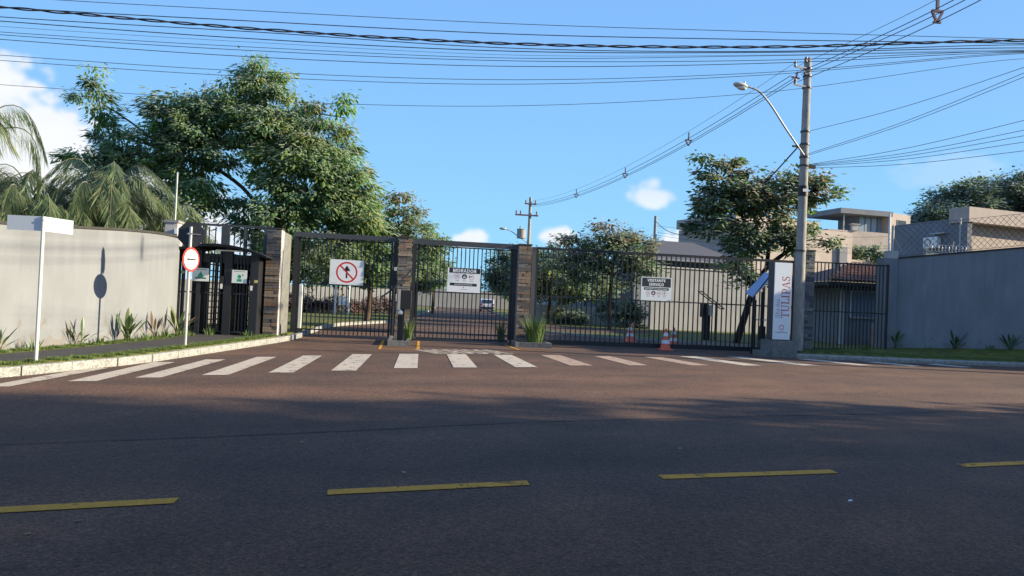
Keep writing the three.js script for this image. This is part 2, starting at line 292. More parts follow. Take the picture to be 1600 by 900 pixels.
struct('footpath', sheet([[13.0, -31.0], [15.4, -28.7], [19, -28.6], [24, -30.4], [24, -31.4], [18.5, -30.0], [16.0, -30.0], [13.9, -32.0]], 0.121), M.path);

// ---- painted markings
{
  const zeb = structGroup('crosswalk');
  const S = [[-5.75, -11.1, -5.5, -13.85, 0.30], [-5.01, -11.95, -4.87, -15.3, 0.36], [-4.3, -12.65, -4.13, -16.2, 0.36], [-3.44, -13.28, -3.3, -17.2, 0.40], [-2.47, -13.98, -2.40, -17.95, 0.42], [-1.43, -14.68, -1.33, -18.85, 0.47], [-0.25, -15.55, -0.18, -19.45, 0.49], [1.02, -16.1, 1.06, -19.9, 0.53], [2.46, -16.65, 2.36, -20.25, 0.53], [3.92, -17.55, 3.76, -20.75, 0.6], [5.59, -18.15, 5.38, -21.0, 0.55], [7.44, -18.8, 7.0, -21.4, 0.6], [9.19, -19.35, 8.4, -22.2, 0.63], [11.34, -20.1, 10.2, -22.75, 0.62], [13.6, -20.9, 12.7, -22.9, 0.6], [15.6, -21.3, 14.9, -22.6, 0.6], [17.6, -21.6, 17.0, -22.5, 0.6]];
  S.forEach(([x0, z0, x1, z1, w], i) => part('crosswalk_stripe', sheet([[x0, z0], [x0 + w, z0 - w * 0.33], [x1 + w, z1 - w * 0.36], [x1, z1]], 0.008), i > 8 && i < 12 ? M.worn : M.white, zeb));
  const cl = structGroup('centre_line');
  for (const [x0, z0, x1, z1] of [[-5.6, -4.52, -3.9, -4.9], [-3.18, -5.08, -1.53, -5.48], [-0.55, -5.73, 1.06, -6.08], [2.26, -6.33, 4.12, -6.64], [5.71, -6.98, 7.6, -7.36], [8.9, -7.62, 10.8, -8.0]]) { const L = Math.hypot(x1 - x0, z1 - z0), nx = -(z1 - z0) / L * 0.075, nz = (x1 - x0) / L * 0.075; part('painted_dash', sheet([[x0 - nx + 0.02, z0 + nz * -1], [x1 - nx, z1 - nz], [x1 + nx - 0.03, z1 + nz], [x0 + nx, z0 + nz]], 0.006), M.yellow, cl); }
  const strip = (pl, w) => { const a = [], b = []; for (let i = 0; i < pl.length; i++) { const p = pl[Math.max(0, i - 1)], q = pl[Math.min(pl.length - 1, i + 1)], L = Math.hypot(q[0] - p[0], q[1] - p[1]), nx = -(q[1] - p[1]) / L * w / 2, nz = (q[0] - p[0]) / L * w / 2; a.push([pl[i][0] + nx, pl[i][1] + nz]); b.push([pl[i][0] - nx, pl[i][1] - nz]); } return [...a, ...b.reverse()]; };
  struct('pavement_joint', sheet(strip(resample([[-3.4, -19.75], [-0.26, -19.95], [4.07, -21.0], [11.0, -23.0]], 1), 0.10), 0.004), M.seam);
  { const R = rng(45), seam = (pl, w) => { const P = resample(pl, 0.22).map(([x, z]) => [x + (R() - 0.5) * 0.03, z + (R() - 0.5) * 0.05]); const a = [], b = []; P.forEach(([x, z]) => { const h = w * (0.25 + R()); a.push([x, z - h / 2]); b.push([x, z + h / 2]); }); return [...a, ...b.reverse()]; };
    struct('pavement_joint', sheet(seam([[-9, -5.9], [-2.87, -7.51], [-0.88, -8.2], [1.33, -9.05], [4.87, -10.04], [10.6, -11.5], [18, -13.3]], 0.035), 0.004), M.seam);
    struct('road_crack', sheet(seam([[2.2, -13.9], [3.4, -14.3], [4.3, -15.4], [5.9, -15.9]], 0.02), 0.004), M.seam); struct('road_crack', sheet(seam([[-3.2, -11.9], [-2.4, -12.6], [-0.9, -12.9]], 0.02), 0.004), M.seam); struct('road_crack', sheet(seam([[7.5, -13.0], [8.9, -13.4], [10.2, -14.6]], 0.02), 0.004), M.seam); }
  struct('edge_line', sheet(strip(resample([[-4.85, -16.4], [-4.62, -17.3], [-4.1, -20.2], [-3.62, -23], [-3.5, -24.6]], 0.6), 0.06), 0.006), M.yellow);
  struct('edge_line', sheet(strip([[-0.75, -20.9], [-0.78, -25.2]], 0.08), 0.006), M.yellow);
  struct('edge_line', sheet(strip([[-0.7, -21.0], [0.42, -21.35]], 0.10), 0.010), M.yellow);
  struct('edge_line', sheet(strip([[0.32, -21.5], [0.38, -25.3]], 0.09), 0.006), M.yellow);
  struct('edge_line', sheet(strip([[3.3, -25.1], [3.42, -22.6], [4.5, -22.25]], 0.10), 0.006), M.yellow);
  struct('edge_line', sheet(strip([[4.3, -30.2], [6.4, -36], [7.1, -48]], 0.10), 0.006), M.yellow);
  struct('edge_line', sheet(strip([[-0.2, -32.5], [4.6, -32.8]], 0.10), 0.006), M.white);
  struct('edge_line', sheet(strip([[-2.4, -36.5], [5.0, -37]], 0.12), 0.006), M.white);
  const font = await new FontLoader().loadAsync('fonts/droid/droid_sans_bold.typeface.json');
  const g = new THREE.ShapeGeometry(font.generateShapes('MORADOR', 0.42), 3); g.computeBoundingBox(); const bb = g.boundingBox;
  g.translate(-bb.min.x, -bb.min.y, 0).scale(2.45 / (bb.max.x - bb.min.x), 1.5 / (bb.max.y - bb.min.y), 1).rotateX(-Math.PI / 2).rotateY(24 * D2R).translate(0.80, 0.008, -19.85);
  struct('road_lettering', muv(g), M.white);
}

// ------------------------------------------------------------------ walls
function wallRun(o, line, tops, base, th, mat, copingMat) {   // continuous wall along (x, z) points with its own height at each
  const n = line.length, P = [], U = [], I = []; let s = 0;
  const nor = line.map((p, i) => { const a = line[Math.max(0, i - 1)], b = line[Math.min(n - 1, i + 1)], L = Math.hypot(b[0] - a[0], b[1] - a[1]); return [(b[1] - a[1]) / L, -(b[0] - a[0]) / L]; });
  const G = [], C = [];
  for (let i = 0; i < n - 1; i++) {
    const a = line[i], b = line[i + 1], L = Math.hypot(b[0] - a[0], b[1] - a[1]);
    const q = (p, k, off, y) => [p[0] + nor[k][0] * off, y, p[1] + nor[k][1] * off];
    const quad = (arr, A, B, Cc, Dd, u0, u1, v0, v1) => { const g = new THREE.BufferGeometry(); g.setAttribute('position', new THREE.Float32BufferAttribute([...A, ...B, ...Cc, ...A, ...Cc, ...Dd], 3)); g.setAttribute('uv', new THREE.Float32BufferAttribute([u0, v0, u1, v0, u1, v1, u0, v0, u1, v1, u0, v1], 2)); arr.push(g); };
    const ba = base(a[0]), bb = base(b[0]), ta = tops[i], tb = tops[i + 1];
    quad(G, q(a, i, 0, ba), q(b, i + 1, 0, bb), q(b, i + 1, 0, tb), q(a, i, 0, ta), s, s + L, 0, ta);
    quad(G, q(b, i + 1, -th, bb), q(a, i, -th, ba), q(a, i, -th, ta), q(b, i + 1, -th, tb), s, s + L, 0, ta);
    quad(G, q(a, i, 0, ta), q(b, i + 1, 0, tb), q(b, i + 1, -th, tb), q(a, i, -th, ta), s, s + L, 0, th);
    if (i === 0) quad(G, q(a, i, -th, ba), q(a, i, 0, ba), q(a, i, 0, ta), q(a, i, -th, ta), 0, th, 0, ta);
    if (i === n - 2) quad(G, q(b, n - 1, 0, bb), q(b, n - 1, -th, bb), q(b, n - 1, -th, tb), q(b, n - 1, 0, tb), 0, th, 0, tb);
    const e = 0.035, y0 = 0.004, y1 = 0.06;
    quad(C, q(a, i, e, ta + y0), q(b, i + 1, e, tb + y0), q(b, i + 1, e, tb + y1), q(a, i, e, ta + y1), s, s + L, 0, 0.06);
    quad(C, q(a, i, e, ta + y1), q(b, i + 1, e, tb + y1), q(b, i + 1, -th - e, tb + y1), q(a, i, -th - e, ta + y1), s, s + L, 0, th);
    quad(C, q(b, i + 1, -th - e, tb + y0), q(a, i, -th - e, ta + y0), q(a, i, -th - e, ta + y1), q(b, i + 1, -th - e, tb + y1), s, s + L, 0, 0.06);
    quad(C, q(b, i + 1, e, tb + y0), q(a, i, e, ta + y0), q(a, i, -th - e, ta + y0), q(b, i + 1, -th - e, tb + y0), s, s + L, 0, th);
    s += L;
  }
  const done = (arr) => { const g = mergeGeometries(arr); g.computeVertexNormals(); return g; };
  part('wall_face', done(G), mat, o); part('coping', done(C), copingMat, o);
}
{
  const t = thing('boundary_wall', 'sunlit beige rendered boundary wall curving away behind the street name post', 'wall');
  const L = resample(WL, 0.7), tops = L.map(([x, z]) => 2.46 + 0.40 * sst(-13, -21.5, z));
  wallRun(t, L.slice().reverse(), tops.slice().reverse(), () => 0.05, 0.2, M.wallRender, M.coping);
  const p = thing('gate_pier', 'pale plaster pier at the end of the beige wall beside the pedestrian gate', 'pier', [-6.85, 0.1, -22.75]);
  part('shaft', b2(-0.17, 0.17, 0, 3.22, -0.22, 0.32), M.plaster, p); part('cap', b2(-0.2, 0.2, 3.223, 3.3, -0.25, 0.35), M.plasterGrey, p);
  part('camera_bracket', b2(0.17, 0.34, 2.98, 3.0, 0.1, 0.12), M.whitePaint, p); part('camera', b2(0.12, 0.2, 2.9, 3.05, 0.325, 0.42), M.whitePaint, p);
  const q = single('fence_post', 'thin galvanised electric fence post on the pier beside the pedestrian gate', 'post', merge([cy(0.03, 0.03, 1.5, -6.9, 4.1, -22.9, 8), b2(-6.93, -6.87, 3.38, 3.42, -22.96, -22.84)]), M.galv);
}
let wallR;
{
  const t = thing('boundary_wall', 'tall grey rendered wall in shade with mesh fencing along its top', 'wall');
  const L = [[19.2, -27.4], [20.2, -26.85], [21.2, -26.3], [22.2, -25.75], [23.1, -25.25], [24.6, -24.8], [27, -24.0], [31, -22.6]];
  const tops = L.map(([x]) => 3.84 + 0.13 * (x - 19.2));
  wallRun(t, L, tops, () => 0.1, 0.2, M.wallRender, M.coping); wallR = { L, tops };
  const p = thing('gate_pier', 'square grey plaster pier between the right fence and the tall shaded wall', 'pier', [18.85, 0.1, -27.3]);
  part('shaft', b2(-0.28, 0.3, 0, 3.75, -0.3, 0.2), M.wallRender, p); part('cap', b2(0.02, 0.33, 3.753, 4.06, -0.28, 0.18), M.plaster, p);
}
{ // mesh fence and razor coil on the shaded wall
  const f = thing('mesh_fence', 'diamond wire security fence with leaning posts on top of the shaded wall', 'fence');
  const { L, tops } = wallR; const at = (s) => { const i = Math.min(L.length - 2, Math.floor(s)), t = s - i; return [L[i][0] + (L[i + 1][0] - L[i][0]) * t, tops[i] + (tops[i + 1] - tops[i]) * t + 0.06, L[i][1] + (L[i + 1][1] - L[i][1]) * t - 0.1]; };
  for (const s of [0.0, 2.05, 4.25, 5.6, 6.8]) { const [x, y, z] = at(s); part('fence_post', cy(0.03, 0.03, 1.35, x, y + 0.675, z, 8), M.galv, f); part('brace', bar([x, y + 0.9, z], [x + 0.45, y + 0.05, z + 0.14], 0.025), M.galv, f); }
  const G = [], n = 36; for (let i = -5; i < n; i++) for (const d of [1, -1]) {
    const s0 = i / n * 6.9, ds = 5 / n * 6.9; const A = d > 0 ? s0 : s0 + ds, B = d > 0 ? s0 + ds : s0; if (Math.min(A, B) < 0 || Math.max(A, B) > 6.9) continue;
    const a = at(A), b = at(B); const mid = at((A + B) / 2); a[1] += 0.04; b[1] += 1.26; mid[1] += 0.65;
    G.push(tube([a, mid, b], 0.0085, 4, 3));
  }
  const net = part('wire_mesh', merge(G), M.metalGrey, f); net.userData.kind = 'stuff';
  for (const h of [0.06, 1.28]) part('line_wire', tube([0, 1, 2, 3, 4, 5, 6, 6.9].map((s) => { const q = at(s); q[1] += h; return q; }), 0.008, 30, 4), M.metalGrey, f);
  // small garden wall with razor coil behind
  const w = thing('garden_wall', 'low cream wall topped by a razor wire coil behind the mesh fence', 'wall', [24.2, 0, -31.9]);
  part('wall_face', b2(-0.3, 2.2, -0.05, 4.62, -0.1, 0.1), M.plaster, w);
  const hp = []; for (let i = 0; i < 130; i++) { const a = i / 130 * 13 * 2 * Math.PI; hp.push([-0.25 + 2.3 * i / 130, 4.84 + 0.19 * Math.sin(a), 0.19 * Math.cos(a)]); }
  part('razor_coil', tube(hp, 0.014, 420, 4), M.galv, w);
  for (const x of [-0.2, 1.1]) part('coil_bracket', bar([x, 4.6, 0], [x + 0.05, 5.2, 0.05], 0.035), M.galv, w);
}

// ------------------------------------------------------------------ stone pillars
function stones(parent, x0, x1, z, y0, y1, mats, seed) {
  const R = rng(seed); let y = y0;
  const vs = [0, 1, 2].map((k) => { const g = new THREE.BoxGeometry(1, 1, 1, 1, 1, 1), p = g.attributes.position, q = rng(seed * 3 + k), J = {}; for (let i = 0; i < p.count; i++) { const key = [p.getX(i), p.getY(i), p.getZ(i)].join(); J[key] ??= [(q() - 0.5) * 0.05, (q() - 0.5) * 0.14, (q() - 0.5) * 0.35]; p.setXYZ(i, p.getX(i) + J[key][0], p.getY(i) + J[key][1], p.getZ(i) + (p.getZ(i) > 0 ? J[key][2] : 0)); } g.computeVertexNormals(); return g; });
  while (y < y1 - 0.03) {
    const h = Math.min(0.055 + R() * 0.075, y1 - y); let x = x0;
    while (x < x1 - 0.02) {
      let w = 0.16 + R() * 0.26; if (x1 - x - w < 0.1) w = x1 - x;
      const d = 0.03 + R() * 0.035, m = part('stone', vs[Math.floor(R() * 3)], mats[Math.floor(R() * mats.length)], parent);
      m.scale.set(w - 0.008, h - 0.008, d); m.position.set(x + w / 2, y + h / 2, z + d / 2 - 0.012); x += w;
    }
    y += h;
  }
}
function pillar(label, x0, x1, z, depth, y0, h, mats, seed, side) {
  const t = thing('stone_pillar', label, 'pillar', [(x0 + x1) / 2, y0, z], 0, undefined), w = (x1 - x0) / 2;
  part('core', b2(-w + 0.004, w - 0.004, -0.05, h, -depth, 0), side, t);
  stones(t, -w, w, 0, 0.02, h - 0.01, mats, seed);
  part('cap', b2(-w - 0.015, w + 0.015, h + 0.003, h + 0.05, -depth - 0.01, 0.06), M.coping, t); return t;
}
pillar('stacked stone pillar with a long white side, between pedestrian and left gates', -4.32, -3.9, -23.2, 0.5, 0.13, 3.22, M.stone, 11, M.plaster);
{ const t = single('return_wall', 'rough grey return wall between the white sided pillar and the left gate', 'wall', b2(-4.27, -3.97, -0.02, 3.36, -25.5, -23.72), M.concrete); }
pillar('stacked stone pillar behind the black post and intercom box', -0.42, 0.02, -25.36, 0.5, 0, 3.48, M.stone, 12, M.plaster);
pillar('stacked stone pillar rising behind the spiky planter', 3.69, 4.13, -25.36, 0.5, 0, 3.44, M.stone, 13, M.plaster);
pillar('grey stacked stone pillar beside the concrete utility pole', 14.36, 14.93, -25.9, 0.5, 0.12, 3.72, M.stoneCool, 14, M.plasterGrey);

// ------------------------------------------------------------------ gates and fences
function barPanel(t, x0, x1, y0, y1, z, n, o = {}) {
  const { bw = 0.032, rails = [], stile = 0.08, mat = M.metal, low = 0 } = o;
  for (const [y, h] of rails) part('rail', b2(x0, x1, y - h / 2, y + h / 2, z - 0.02, z + 0.02), mat, t);
  if (stile) for (const x of [x0 - stile / 2, x1 + stile / 2]) part('stile', b2(x - stile / 2, x + stile / 2, y0 - low, y1 + 0.05, z - 0.04, z + 0.04), mat, t);
  const g = bx(bw, y1 - y0 + low, bw * 1.3);
  for (let i = 0; i < n; i++) { const m = part('bar', g, mat, t); m.position.set(x0 + (x1 - x0) * (i + 1) / (n + 1), (y0 + y1 - low) / 2, z); }
}
function portal(label, x0, x1, z, h, bh) { const t = thing('portal', label, 'portal', [0, 0, z]); part('lintel', b2(x0, x1, h - bh, h, -0.1, 0.1), M.metalGrey, t); for (const [x, w] of [[x0 + 0.07, 0.14], [x1 - 0.07, 0.14]]) part('post', b2(x - w / 2, x + w / 2, 0, h - bh - 0.003, -0.08, 0.08), M.metal, t); }
portal('dark steel frame around the gate with the no straight ahead sign', -3.88, -0.45, -25.6, 3.5, 0.16);
portal('dark steel frame around the resident gate', 0.05, 3.66, -25.6, 3.47, 0.17);
const g1 = thing('swing_gate', 'black barred gate carrying the no straight ahead sign', 'gate', [0, 0, -25.62]);
barPanel(g1, -3.66, -0.68, 0.26, 3.32, 0, 20, { rails: [[0.26, 0.045], [1.8, 0.04], [3.3, 0.04]], stile: 0.07, low: 0.16 });
part('gate_arm', merge([bar([-0.95, 1.42, 0.1], [-0.48, 1.78, 0.25], 0.05)]), M.metalGrey, g1);
const g2 = thing('swing_gate', 'black barred gate carrying the resident sign', 'gate', [0, 0, -25.62]);
barPanel(g2, 0.29, 3.44, 0.12, 3.28, 0, 21, { rails: [[0.28, 0.045], [0.1, 0.06], [1.7, 0.04], [3.26, 0.04]], stile: 0.07 });
const g3 = thing('sliding_gate', 'wide black barred sliding gate carrying the visitor sign', 'gate', [0, 0, -25.66]);
barPanel(g3, 4.42, 13.95, 0.16, 3.38, 0, 52, { bw: 0.034, rails: [[0.12, 0.16], [1.72, 0.045], [3.39, 0.09]], stile: 0.08 });
part('gate_post', b2(4.2, 4.34, 0.05, 3.42, -0.06, 0.06), M.metalGrey, g3);
{ const m = g3.children; }
const fr = thing('bar_fence', 'black barred fence panel between the grey stone pillar and the shaded wall', 'fence', [0, 0, -26.6]);
barPanel(fr, 15.0, 18.36, 0.16, 3.5, 0, 21, { bw: 0.028, rails: [[0.2, 0.04], [1.63, 0.04], [3.5, 0.05]], stile: 0.07 });

// signs on the gates
function board(name, label, w, h, pos, mat, ry = 0, rz = 0) {
  const t = thing(name, label, 'sign', pos, ry); t.rotation.z = rz; part('panel', b2(-w / 2, w / 2, -h / 2, h / 2, -0.012, 0), M.plate, t); part('print', face(w - 0.006, h - 0.006, 0, 0, 0.003), mat, t); return t;
}
const F = (px, b = 'bold') => `${b} ${px}px sans-serif`;
board('gate_sign', 'white sign with a crossed out upward arrow in a red ring', 1.12, 0.84, [-2.12, 2.22, -25.54], print(512, 384, (x, w, h) => {
  x.fillStyle = '#dfe3e6'; x.fillRect(0, 0, w, h); const cx = w * 0.5, cyy = h * 0.5, r = 150;
  x.fillStyle = '#15171b'; x.fillRect(cx - 13, cyy - 40, 26, 130); x.beginPath(); x.moveTo(cx, cyy - 108); x.lineTo(cx + 56, cyy - 22); x.lineTo(cx - 56, cyy - 22); x.fill();
  x.strokeStyle = '#c01c26'; x.lineWidth = 25; x.beginPath(); x.arc(cx, cyy, r, 0, 7); x.stroke(); x.beginPath(); x.moveTo(cx - r * 0.7, cyy - r * 0.7); x.lineTo(cx + r * 0.7, cyy + r * 0.7); x.stroke();
  x.fillStyle = '#c2454c'; x.font = F(26); x.fillText('✿', w - 92, h - 24); x.fillStyle = '#9aa2aa'; x.fillRect(16, h - 26, 100, 5);
}), 0, -0.008);
function ring(x, cx, cyy, r) { x.strokeStyle = '#b3404c'; x.lineWidth = 6; x.beginPath(); x.arc(cx, cyy, r, 0, 7); x.stroke(); }
board('gate_sign', 'white notice headed MORADOR with three ringed symbols', 1.14, 0.84, [1.84, 2.14, -25.54], print(580, 430, (x, w, h) => {
  x.fillStyle = '#e3e7ea'; x.fillRect(0, 0, w, h); x.fillStyle = '#20242b'; x.fillRect(24, 0, w - 34, 92);
  x.fillStyle = '#f4f6f8'; x.font = F(84); x.textAlign = 'center'; x.fillText('MORADOR', w / 2 + 6, 78, w - 90);
  for (let k = 0; k < 3; k++) { const cx = 172 + k * 124; if (k === 1) { x.fillStyle = '#3b4048'; x.beginPath(); x.arc(cx, 152, 46, 0, 7); x.fill(); x.fillStyle = '#e3e7ea'; x.beginPath(); x.moveTo(cx, 122); x.lineTo(cx + 26, 176); x.lineTo(cx - 26, 176); x.fill(); x.fillStyle = '#3b4048'; x.fillRect(cx - 5, 136, 10, 30); } else ring(x, cx, 152, 46); }
  x.fillStyle = '#20242b'; x.font = F(44); x.fillText('20', 172, 168); x.fillRect(382, 140, 60, 16); x.fillRect(382, 152, 14, 16);
  x.fillStyle = '#8d949c'; for (let k = 0; k < 3; k++) { x.fillRect(132 + k * 124, 218, 80, 6); x.fillRect(142 + k * 124, 230, 60, 6); }
  x.fillStyle = '#20242b'; x.fillRect(44, 268, w - 104, 50); x.fillStyle = '#d5dade'; x.font = F(31); x.fillText('UM VEÍCULO POR VEZ', w / 2 - 8, 304, w - 140);
  x.fillStyle = '#c2454c'; x.beginPath(); x.arc(w / 2 - 4, 346, 12, 0, 7); x.fill(); x.fillStyle = '#8d949c'; x.fillRect(w / 2 - 60, 376, 140, 7);
}), 0, -0.006);
board('gate_sign', 'white notice headed VISITANTE SERVIÇO with four ringed symbols', 1.13, 0.84, [8.73, 2.15, -25.58], print(580, 430, (x, w, h) => {
  x.fillStyle = '#dfe4e5'; x.fillRect(0, 0, w, h); x.fillStyle = '#2a3037'; x.fillRect(14, 12, w - 28, 166);
  x.fillStyle = '#f4f6f8'; x.font = F(70); x.textAlign = 'center'; x.fillText('VISITANTE', w / 2, 82, 420); x.fillText('SERVIÇO', w / 2, 156, 360);
  x.fillStyle = '#2a3037'; x.fillRect(52, 190, w - 104, 46); x.fillStyle = '#b9c0c6'; for (const [q, l] of [[76, 52], [138, 96], [244, 40], [294, 110], [414, 84]]) x.fillRect(q, 206, l, 14);
  for (let k = 0; k < 4; k++) { const cx = 134 + k * 104; if (k === 1) { x.fillStyle = '#4a4f57'; x.beginPath(); x.arc(cx, 290, 40, 0, 7); x.fill(); } ring(x, cx, 290, 40); x.fillStyle = '#3c434b'; if (k === 0) { x.font = F(38); x.fillText('20', cx, 304); } if (k === 2) x.fillRect(cx - 26, 284, 52, 13); if (k === 3) { x.fillRect(cx - 5, 262, 10, 54); x.fillRect(cx - 20, 280, 40, 8); } if (k === 1) { x.fillStyle = '#dfe4e5'; x.fillRect(cx - 6, 266, 12, 46); x.fillRect(cx - 22, 292, 44, 8); } x.fillStyle = '#9aa1a8'; x.fillRect(cx - 34, 344, 68, 6); x.fillRect(cx - 26, 356, 52, 6); }
}), 0, 0);

// ------------------------------------------------------------------ pedestrian gate with arched canopy
{
  const z = -22.6, t = thing('pedestrian_gate', 'black barred double pedestrian gate under a dark arched canopy', 'gate', [0, 0.14, 0]);
  const post = (x0, x1, h, zz = z) => part('post', b2(x0, x1, 0, h, zz - 0.06, zz + 0.06), M.metal, t);
  post(-6.66, -6.58, 2.5); post(-6.12, -6.0, 2.45); post(-5.36, -5.14, 2.55); post(-4.62, -4.4, 2.4);
  for (const [x0, x1, n] of [[-6.58, -6.12, 3], [-5.9, -5.36, 4], [-5.1, -4.62, 4]]) { const g = bx(0.03, 2.2, 0.03); for (let i = 0; i < n; i++) { const m = part('bar', g, M.metal, t); m.position.set(x0 + (x1 - x0) * (i + 1) / (n + 1), 1.2, z); } for (const y of [0.1, 1.22, 2.3]) part('rail', b2(x0, x1, y - 0.02, y + 0.02, z - 0.016, z + 0.016), M.metal, t); }
  // turnstile cages: half rings of bars standing behind the openings
  for (const [cx, cz, r, a0, a1] of [[-5.78, -23.25, 0.55, 0.15, 1.5], [-4.9, -23.3, 0.5, 1.6, 3.0], [-5.2, -23.4, 0.6, 0.2, 2.9]]) { const g = bx(0.026, 2.15, 0.026); for (let i = 0; i < 11; i++) { const a = a0 + (a1 - a0) * i / 10, m = part('cage_bar', g, M.metal, t); m.position.set(cx - r * Math.cos(a), 1.13, cz + r * Math.sin(a)); } }
  for (const cx of [-5.62, -4.86]) { part('rotor_shaft', cy(0.05, 0.05, 2.2, cx, 1.1, -23.3, 10), M.metal, t); const g = bx(0.5, 0.03, 0.03); for (let k = 0; k < 11; k++) for (const a of [0.5, 2.1, 4.2]) { const m = part('rotor_arm', g, M.metal, t); m.position.set(cx + 0.25 * Math.cos(a), 0.25 + k * 0.18, -23.3 - 0.25 * Math.sin(a)); m.rotation.y = a; } }
  for (const [x, y] of [[-5.42, 1.55], [-4.55, 1.55]]) part('card_reader', b2(x - 0.05, x + 0.05, y - 0.16, y + 0.16, z + 0.06, z + 0.14), M.black, t);
  for (const [x, y] of [[-5.40, 1.42], [-4.56, 1.40]]) part('reader_label', b2(x - 0.03, x + 0.03, y - 0.07, y + 0.07, z + 0.143, z + 0.15), M.whitePaint, t);
  for (const [x, y] of [[-6.5, 1.78], [-4.46, 1.6]]) part('yellow_label', b2(x - 0.05, x + 0.05, y - 0.04, y + 0.04, z + 0.065, z + 0.075), std([0.5, 0.5, 0.2], 0.6), t);
  { const g = bx(0.026, 2.3, 0.026); for (let i = 0; i < 27; i++) { const m = part('inner_bar', g, M.metal, t); m.position.set(-6.5 + i * 0.082, 1.2, -23.62 - 0.12 * Math.sin(i * 0.9)); } part('header_panel', b2(-6.6, -4.4, 2.1, 2.36, -22.66, -22.63), M.metal, t); part('end_panel', b2(-4.62, -4.4, 0, 2.35, -23.7, -22.67), M.metal, t); part('end_panel', b2(-6.12, -6.06, 0, 2.35, -23.7, -22.67), M.metal, t); part('end_panel', b2(-5.3, -5.2, 0, 2.4, -23.7, -22.67), M.metal, t); }
  // rear barred screen rising above the canopy
  const zr = -24.3; for (const x of [-7.0, -6.4, -5.78, -5.2, -4.5]) { const wide = x === -5.78 || x === -4.5; part('rear_post', b2(x - (wide ? 0.12 : 0.03), x + (wide ? 0.12 : 0.03), 0, 3.32, zr - 0.05, zr + 0.05), M.metalGrey, t); }
  part('rear_rail', b2(-7.1, -4.4, 3.3, 3.37, zr - 0.03, zr + 0.03), M.metalGrey, t); const gb = bx(0.03, 3.2, 0.03); for (let i = 0; i < 13; i++) { const x = -6.9 + i * 0.19; const m = part('rear_bar', gb, M.metal, t); m.position.set(x + 0.05, 1.68, zr); }
  // canopy: thin arched sheet with curved ribs and purlins
  const arc = (x) => 2.33 + 0.30 * (1 - ((x + 5.52) / 1.42) ** 2), P = [], S = [], n = 22; for (let i = 0; i <= n; i++) { const x = -6.94 + 2.84 * i / n; P.push([x, arc(x)]); }
  const shp = new THREE.Shape([...P, ...P.slice().reverse().map(([x, y]) => [x, y - 0.018])].map(([x, y]) => new THREE.Vector2(x, y)));
  const cp = part('canopy_sheet', new THREE.ExtrudeGeometry(shp, { depth: 1.9, bevelEnabled: false }).translate(0, 0, -24.0), std([0.035, 0.038, 0.045], 0.35), t);
  for (const zz of [-23.95, -23.3, -22.7, -22.14]) part('canopy_rib', tube(P.map(([x, y]) => [x, y - 0.05, zz]), 0.028, 30, 5), M.metal, t);
  for (let i = 2; i < n; i += 4) part('canopy_purlin', b2(P[i][0] - 0.015, P[i][0] + 0.015, P[i][1] - 0.055, P[i][1] - 0.022, -23.95, -22.3), M.metalGrey, t);
  part('light_strip', b2(-5.6, -4.85, 2.44, 2.475, -22.5, -22.44), M.plate, t);
  const icon = (k) => print(256, 200, (x, w, h) => { x.fillStyle = '#d9dfdc'; x.fillRect(0, 0, w, h); x.fillStyle = '#8a9490'; x.fillRect(30, 14, w - 60, 12); x.fillStyle = '#149276'; x.beginPath(); if (k) { x.arc(128, 100, 32, 0, 7); x.fill(); x.fillRect(84, 138, 88, 40); x.beginPath(); x.arc(185, 74, 14, 0, 7); x.fill(); } else { x.moveTo(128, 46); x.lineTo(178, 128); x.lineTo(78, 128); x.fill(); x.fillStyle = '#3b4644'; x.fillRect(44, 142, 168, 22); x.fillStyle = '#149276'; x.fillRect(84, 112, 88, 34); } });
  board('notice_board', 'small white notice with a green triangle symbol on the pedestrian gate', 0.46, 0.38, [-6.0, 1.87, -22.5], icon(0));
  board('notice_board', 'small white notice with a green person symbol on the pedestrian gate', 0.42, 0.38, [-4.92, 1.86, -22.5], icon(1));
}

